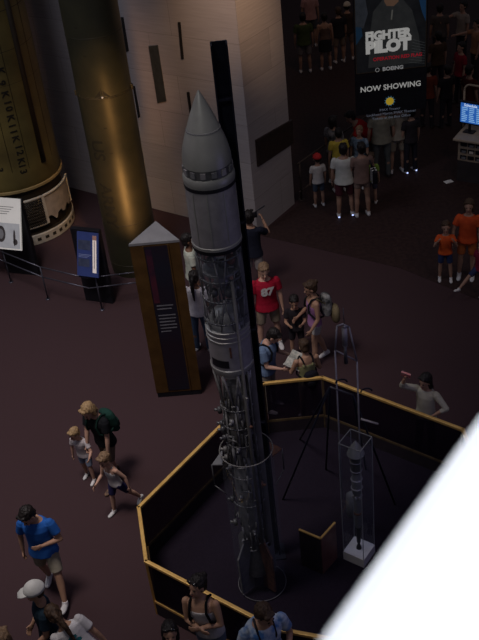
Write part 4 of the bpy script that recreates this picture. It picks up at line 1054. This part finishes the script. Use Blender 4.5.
# ---- bottom centre
p = person(170, 633, 1.60, 10, 'dark-haired person with sunglasses on head at bottom edge', 'tan', 'dark', 'bob', 'tee', (.16, .17, .17), None, 'shorts', (.07, .08, .12), head=(-5, -15), glasses=True)
p = person(197, 586, 1.66, -22, 'woman in white tank top with crossed arms leaning near the gold railing', 'tan', 'dark', 'bun', 'tank', (.50, .47, .46), None, 'short_shorts', (.15, .19, .25), head=(-22, -10), glasses=True, side=-8, build_=1.06,
           armL=((.10, .25, -1), (-1, .50, .12)), armR=((.12, .22, -1), (-1, .55, .02)))
backpack(p, 'black shoulder bag hanging beside the woman in white tank top', (.012, .012, .014), (.24, .12, .30), 1.15, dx=-.14, name='shoulder_bag')
p = person(265, 615, 1.76, 20, 'man in blue and white floral shirt looking down, camera strap on neck', 'tan', 'brown', 'short', 'tee', (.50, .56, .62), (.06, .16, .38), 'shorts', (.2, .2, .2), head=(22, 12), lean=8, build_=1.18,
           armL=((.3, .2, -1), (-.4, .7, -.2)), armR=((.3, .15, -1), (-.4, .7, -.1)))
s_ = p['s']; bm = bmesh.new()
for q in (-1, 1):
    pts = [p['T'](q * .07, -.06, 1.49), p['T'](q * .085, .05, 1.475), p['T'](q * .08, .145, 1.36), p['T'](q * .03, .16, 1.18)]
    for a, b in zip(pts, pts[1:]): capsule(bm, a, .013, b, .013, 6)
cmr = empty('neck_camera', p['base'], p['root'].rotation_euler[2], 'small black camera hanging on dark strap over the floral shirt', 'camera')
build('strap', bm, M['black'], cmr)
bm = bmesh.new(); c_ = p['T'](0, .185, 1.15); box(bm, c_, (.12, .05, .08)); build('camera_body', bm, M['black'], cmr, False, .008)
bm = bmesh.new(); cone(bm, c_, .03, c_ + V(0, -.07, 0), .028, 14); build('camera_lens', bm, M['grey'], cmr)
# ---- middle group
p = person(188, 240, 1.70, 100, 'person in cream shirt half hidden behind the silver rocket', 'brown', 'dark', 'short', 'tee', (.50, .50, .42), (.36, .40, .34), 'shorts', (.3, .31, .27))
p = person(194, 277, 1.62, 165, 'woman with long dark ponytail in white T-shirt and blue jeans', 'brown', 'dark', 'ponytail', 'tee', (.56, .53, .56), None, 'trousers', (.055, .085, .14), build_=.95, head=(0, 12), armL=((.2, .1, -1), (-.2, .6, -.8)))
p = person(249, 217, 1.76, 160, 'man in navy shirt beside the dark post raising a camera', 'tan', 'dark', 'short', 'tee', (.014, .016, .028), None, 'shorts', (.28, .25, .24), head=(10, 0), armL=((.25, .6, -.5), (-.45, .3, 1)), armR=((.25, .6, -.5), (-.45, .3, 1)))
q_ = p['w']((p['arms'][0][2] + p['arms'][1][2]) / 2 + p['Z'] * .10)
bm = bmesh.new(); box(bm, (0, 0, 0), (.13, .05, .09)); cone(bm, (0, 0, 0), .03, (0, -.07, 0), .026, 12); cone(bm, (.02, 0, .05), .012, (.22, .05, .14), .012, 8)
o = build('camcorder', bm, M['black'], smooth=False, loc=q_); tag(o, 'black camcorder held up by the man in navy shirt', 'camera')
p = person(264, 271, 1.72, 8, 'man in red number 87 jersey and khaki shorts', 'fair', 'sandy', 'short', 'tee', (.33, .010, .030), (.27, .008, .024), 'shorts', (.26, .21, .16), head=(-5, 14), build_=1.08, legL=(0, 7, 0), legR=(0, 7, 0))
me = text_mesh('87', .20, .012); me.materials.append(mat('jersey_white', (.6, .58, .56), None, 5, .8))
for v in me.vertices:
    x, z = v.co.x, v.co.y; v.co = p['T'](x / p['s'], .128 + .042 - x * x * .9, 1.29 + z)
o = bpy.data.objects.new('jersey_number', me); COL.objects.link(o); o.parent = p['root']
p = person(294, 302, 1.22, -5, 'dark-clothed boy facing front between jersey man and purple-top woman', 'tan', 'dark', 'short', 'tee', (.022, .018, .022), None, 'shorts', (.03, .025, .03), kid=True, head=(0, 15), shoe='shoe_dark', armL=((.2, .3, -1), (-.3, .8, .2)), armR=((.2, .3, -1), (-.3, .8, .2)))
p = person(310, 288, 1.64, -80, 'woman in purple tank top and white shorts facing left', 'tan', 'brown', 'bun', 'tank', (.36, .17, .34), (.30, .14, .29), 'short_shorts', (.50, .48, .45), head=(0, 15), armL=((.15, .0, -1), (.0, .6, -.9)), armR=((.1, .2, -1), (-.1, .7, -.5)), legL=(8, 3, 4), legR=(-10, 3, 10))
backpack(p, 'black and white backpack on the woman in purple top', (.03, .03, .032), (.30, .20, .42), 1.25, color2=(.35, .35, .34))
bag = empty('tan_bag', p['base'], p['root'].rotation_euler[2], 'soft tan bag hanging behind the woman in purple top', 'bag')
bm = bmesh.new(); c_ = p['T'](.10, -.36, 1.08); loft(bm, [(c_ + V(0, 0, t), V(.12 * a, 0, 0), V(0, .07 * a, 0)) for t, a in ((-.15, .7), (-.1, 1), (.05, 1), (.15, .6))], 14); build('bag_body', bm, cloth((.20, .16, .09)), bag)
bm = bmesh.new(); tube(bm, [c_ + V(-.04, 0, .12), p['T'](.13, -.15, 1.36), p['T'](.13, -.02, 1.48)], .012, 6); build('strap', bm, cloth((.12, .09, .05)), bag)
p = person(274, 336, 1.62, 62, 'man in blue polo reading a map just outside the railing corner', 'fair', 'dark', 'short', 'tee', (.13, .19, .30), (.11, .16, .26), 'trousers', (.26, .23, .19), head=(5, 36), lean=6, build_=1.06, armL=((.15, .35, -1), (-.1, 1, .05)), armR=((.15, .35, -1), (-.25, 1, -.02)))
backpack(p, 'small black backpack worn by the man in blue polo', (.014, .015, .02), (.22, .10, .34), 1.18)
mp_ = p['w']((p['arms'][0][2] + p['arms'][1][2]) / 2 + V(0, -.16, .02))
bm = bmesh.new()
for i in range(4):
    x0, x1 = -.20 + i * .1, -.10 + i * .1; z0, z1 = (.0, .03) if i % 2 else (.03, .0)
    quad(bm, [V(x0, -.14, z0), V(x1, -.14, z1), V(x1, .14, z1 + .04), V(x0, .14, z0 + .04)])
o = build('folded_map', bm, mat('map_paper', (.58, .56, .50), (.30, .32, .30), 25, .8), smooth=False, loc=mp_); o.rotation_euler = (rad(8), 0, rad(62)); s = o.modifiers.new('s', 'SOLIDIFY'); s.thickness = .003
tag(o, 'unfolded paper map held by the man in blue polo', 'map')
p = person(304, 346, 1.52, 195, 'woman in pale yellow strappy top seen from behind at the rail', 'tan', 'brown', 'bun', 'tank', (.30, .30, .15), (.25, .25, .12), 'short_shorts', (.22, .20, .15), head=(0, 20), armL=((.3, .3, -1), (-.3, .9, .1)), armR=((.25, .1, -1), (-.2, .8, .0)))
backpack(p, 'small black purse backpack on woman in pale yellow top', (.012, .012, .018), (.28, .15, .28), 1.12)
p = person(425, 381, 1.50, -40, 'woman in cream three-quarter-sleeve top waving one arm at the gold rail', 'tan', 'dark', 'long', 'mid', (.44, .42, .33), (.38, .36, .29), 'trousers', (.03, .035, .035), shoe='shoe_dark', head=(-12, 12), build_=.95,
           armR=((.40, .45, .30), (-.35, .30, 1)), armL=((.75, .05, -.75), (-.75, .55, -.55)))
q_ = p['w'](p['arms'][1][2] + p['arms'][1][4] * .12)
bm = bmesh.new(); box(bm, (0, 0, 0), (.14, .03, .10)); o = build('red_booklet', bm, mat('booklet', (.60, .14, .13), (.65, .36, .34), 18, .6), smooth=False, bevel=.006, loc=q_); o.rotation_euler = (.4, .2, -.5)
tag(o, 'small red and pink booklet in the raised hand of the cream-top woman', 'booklet')
# ---- queue near the pillar
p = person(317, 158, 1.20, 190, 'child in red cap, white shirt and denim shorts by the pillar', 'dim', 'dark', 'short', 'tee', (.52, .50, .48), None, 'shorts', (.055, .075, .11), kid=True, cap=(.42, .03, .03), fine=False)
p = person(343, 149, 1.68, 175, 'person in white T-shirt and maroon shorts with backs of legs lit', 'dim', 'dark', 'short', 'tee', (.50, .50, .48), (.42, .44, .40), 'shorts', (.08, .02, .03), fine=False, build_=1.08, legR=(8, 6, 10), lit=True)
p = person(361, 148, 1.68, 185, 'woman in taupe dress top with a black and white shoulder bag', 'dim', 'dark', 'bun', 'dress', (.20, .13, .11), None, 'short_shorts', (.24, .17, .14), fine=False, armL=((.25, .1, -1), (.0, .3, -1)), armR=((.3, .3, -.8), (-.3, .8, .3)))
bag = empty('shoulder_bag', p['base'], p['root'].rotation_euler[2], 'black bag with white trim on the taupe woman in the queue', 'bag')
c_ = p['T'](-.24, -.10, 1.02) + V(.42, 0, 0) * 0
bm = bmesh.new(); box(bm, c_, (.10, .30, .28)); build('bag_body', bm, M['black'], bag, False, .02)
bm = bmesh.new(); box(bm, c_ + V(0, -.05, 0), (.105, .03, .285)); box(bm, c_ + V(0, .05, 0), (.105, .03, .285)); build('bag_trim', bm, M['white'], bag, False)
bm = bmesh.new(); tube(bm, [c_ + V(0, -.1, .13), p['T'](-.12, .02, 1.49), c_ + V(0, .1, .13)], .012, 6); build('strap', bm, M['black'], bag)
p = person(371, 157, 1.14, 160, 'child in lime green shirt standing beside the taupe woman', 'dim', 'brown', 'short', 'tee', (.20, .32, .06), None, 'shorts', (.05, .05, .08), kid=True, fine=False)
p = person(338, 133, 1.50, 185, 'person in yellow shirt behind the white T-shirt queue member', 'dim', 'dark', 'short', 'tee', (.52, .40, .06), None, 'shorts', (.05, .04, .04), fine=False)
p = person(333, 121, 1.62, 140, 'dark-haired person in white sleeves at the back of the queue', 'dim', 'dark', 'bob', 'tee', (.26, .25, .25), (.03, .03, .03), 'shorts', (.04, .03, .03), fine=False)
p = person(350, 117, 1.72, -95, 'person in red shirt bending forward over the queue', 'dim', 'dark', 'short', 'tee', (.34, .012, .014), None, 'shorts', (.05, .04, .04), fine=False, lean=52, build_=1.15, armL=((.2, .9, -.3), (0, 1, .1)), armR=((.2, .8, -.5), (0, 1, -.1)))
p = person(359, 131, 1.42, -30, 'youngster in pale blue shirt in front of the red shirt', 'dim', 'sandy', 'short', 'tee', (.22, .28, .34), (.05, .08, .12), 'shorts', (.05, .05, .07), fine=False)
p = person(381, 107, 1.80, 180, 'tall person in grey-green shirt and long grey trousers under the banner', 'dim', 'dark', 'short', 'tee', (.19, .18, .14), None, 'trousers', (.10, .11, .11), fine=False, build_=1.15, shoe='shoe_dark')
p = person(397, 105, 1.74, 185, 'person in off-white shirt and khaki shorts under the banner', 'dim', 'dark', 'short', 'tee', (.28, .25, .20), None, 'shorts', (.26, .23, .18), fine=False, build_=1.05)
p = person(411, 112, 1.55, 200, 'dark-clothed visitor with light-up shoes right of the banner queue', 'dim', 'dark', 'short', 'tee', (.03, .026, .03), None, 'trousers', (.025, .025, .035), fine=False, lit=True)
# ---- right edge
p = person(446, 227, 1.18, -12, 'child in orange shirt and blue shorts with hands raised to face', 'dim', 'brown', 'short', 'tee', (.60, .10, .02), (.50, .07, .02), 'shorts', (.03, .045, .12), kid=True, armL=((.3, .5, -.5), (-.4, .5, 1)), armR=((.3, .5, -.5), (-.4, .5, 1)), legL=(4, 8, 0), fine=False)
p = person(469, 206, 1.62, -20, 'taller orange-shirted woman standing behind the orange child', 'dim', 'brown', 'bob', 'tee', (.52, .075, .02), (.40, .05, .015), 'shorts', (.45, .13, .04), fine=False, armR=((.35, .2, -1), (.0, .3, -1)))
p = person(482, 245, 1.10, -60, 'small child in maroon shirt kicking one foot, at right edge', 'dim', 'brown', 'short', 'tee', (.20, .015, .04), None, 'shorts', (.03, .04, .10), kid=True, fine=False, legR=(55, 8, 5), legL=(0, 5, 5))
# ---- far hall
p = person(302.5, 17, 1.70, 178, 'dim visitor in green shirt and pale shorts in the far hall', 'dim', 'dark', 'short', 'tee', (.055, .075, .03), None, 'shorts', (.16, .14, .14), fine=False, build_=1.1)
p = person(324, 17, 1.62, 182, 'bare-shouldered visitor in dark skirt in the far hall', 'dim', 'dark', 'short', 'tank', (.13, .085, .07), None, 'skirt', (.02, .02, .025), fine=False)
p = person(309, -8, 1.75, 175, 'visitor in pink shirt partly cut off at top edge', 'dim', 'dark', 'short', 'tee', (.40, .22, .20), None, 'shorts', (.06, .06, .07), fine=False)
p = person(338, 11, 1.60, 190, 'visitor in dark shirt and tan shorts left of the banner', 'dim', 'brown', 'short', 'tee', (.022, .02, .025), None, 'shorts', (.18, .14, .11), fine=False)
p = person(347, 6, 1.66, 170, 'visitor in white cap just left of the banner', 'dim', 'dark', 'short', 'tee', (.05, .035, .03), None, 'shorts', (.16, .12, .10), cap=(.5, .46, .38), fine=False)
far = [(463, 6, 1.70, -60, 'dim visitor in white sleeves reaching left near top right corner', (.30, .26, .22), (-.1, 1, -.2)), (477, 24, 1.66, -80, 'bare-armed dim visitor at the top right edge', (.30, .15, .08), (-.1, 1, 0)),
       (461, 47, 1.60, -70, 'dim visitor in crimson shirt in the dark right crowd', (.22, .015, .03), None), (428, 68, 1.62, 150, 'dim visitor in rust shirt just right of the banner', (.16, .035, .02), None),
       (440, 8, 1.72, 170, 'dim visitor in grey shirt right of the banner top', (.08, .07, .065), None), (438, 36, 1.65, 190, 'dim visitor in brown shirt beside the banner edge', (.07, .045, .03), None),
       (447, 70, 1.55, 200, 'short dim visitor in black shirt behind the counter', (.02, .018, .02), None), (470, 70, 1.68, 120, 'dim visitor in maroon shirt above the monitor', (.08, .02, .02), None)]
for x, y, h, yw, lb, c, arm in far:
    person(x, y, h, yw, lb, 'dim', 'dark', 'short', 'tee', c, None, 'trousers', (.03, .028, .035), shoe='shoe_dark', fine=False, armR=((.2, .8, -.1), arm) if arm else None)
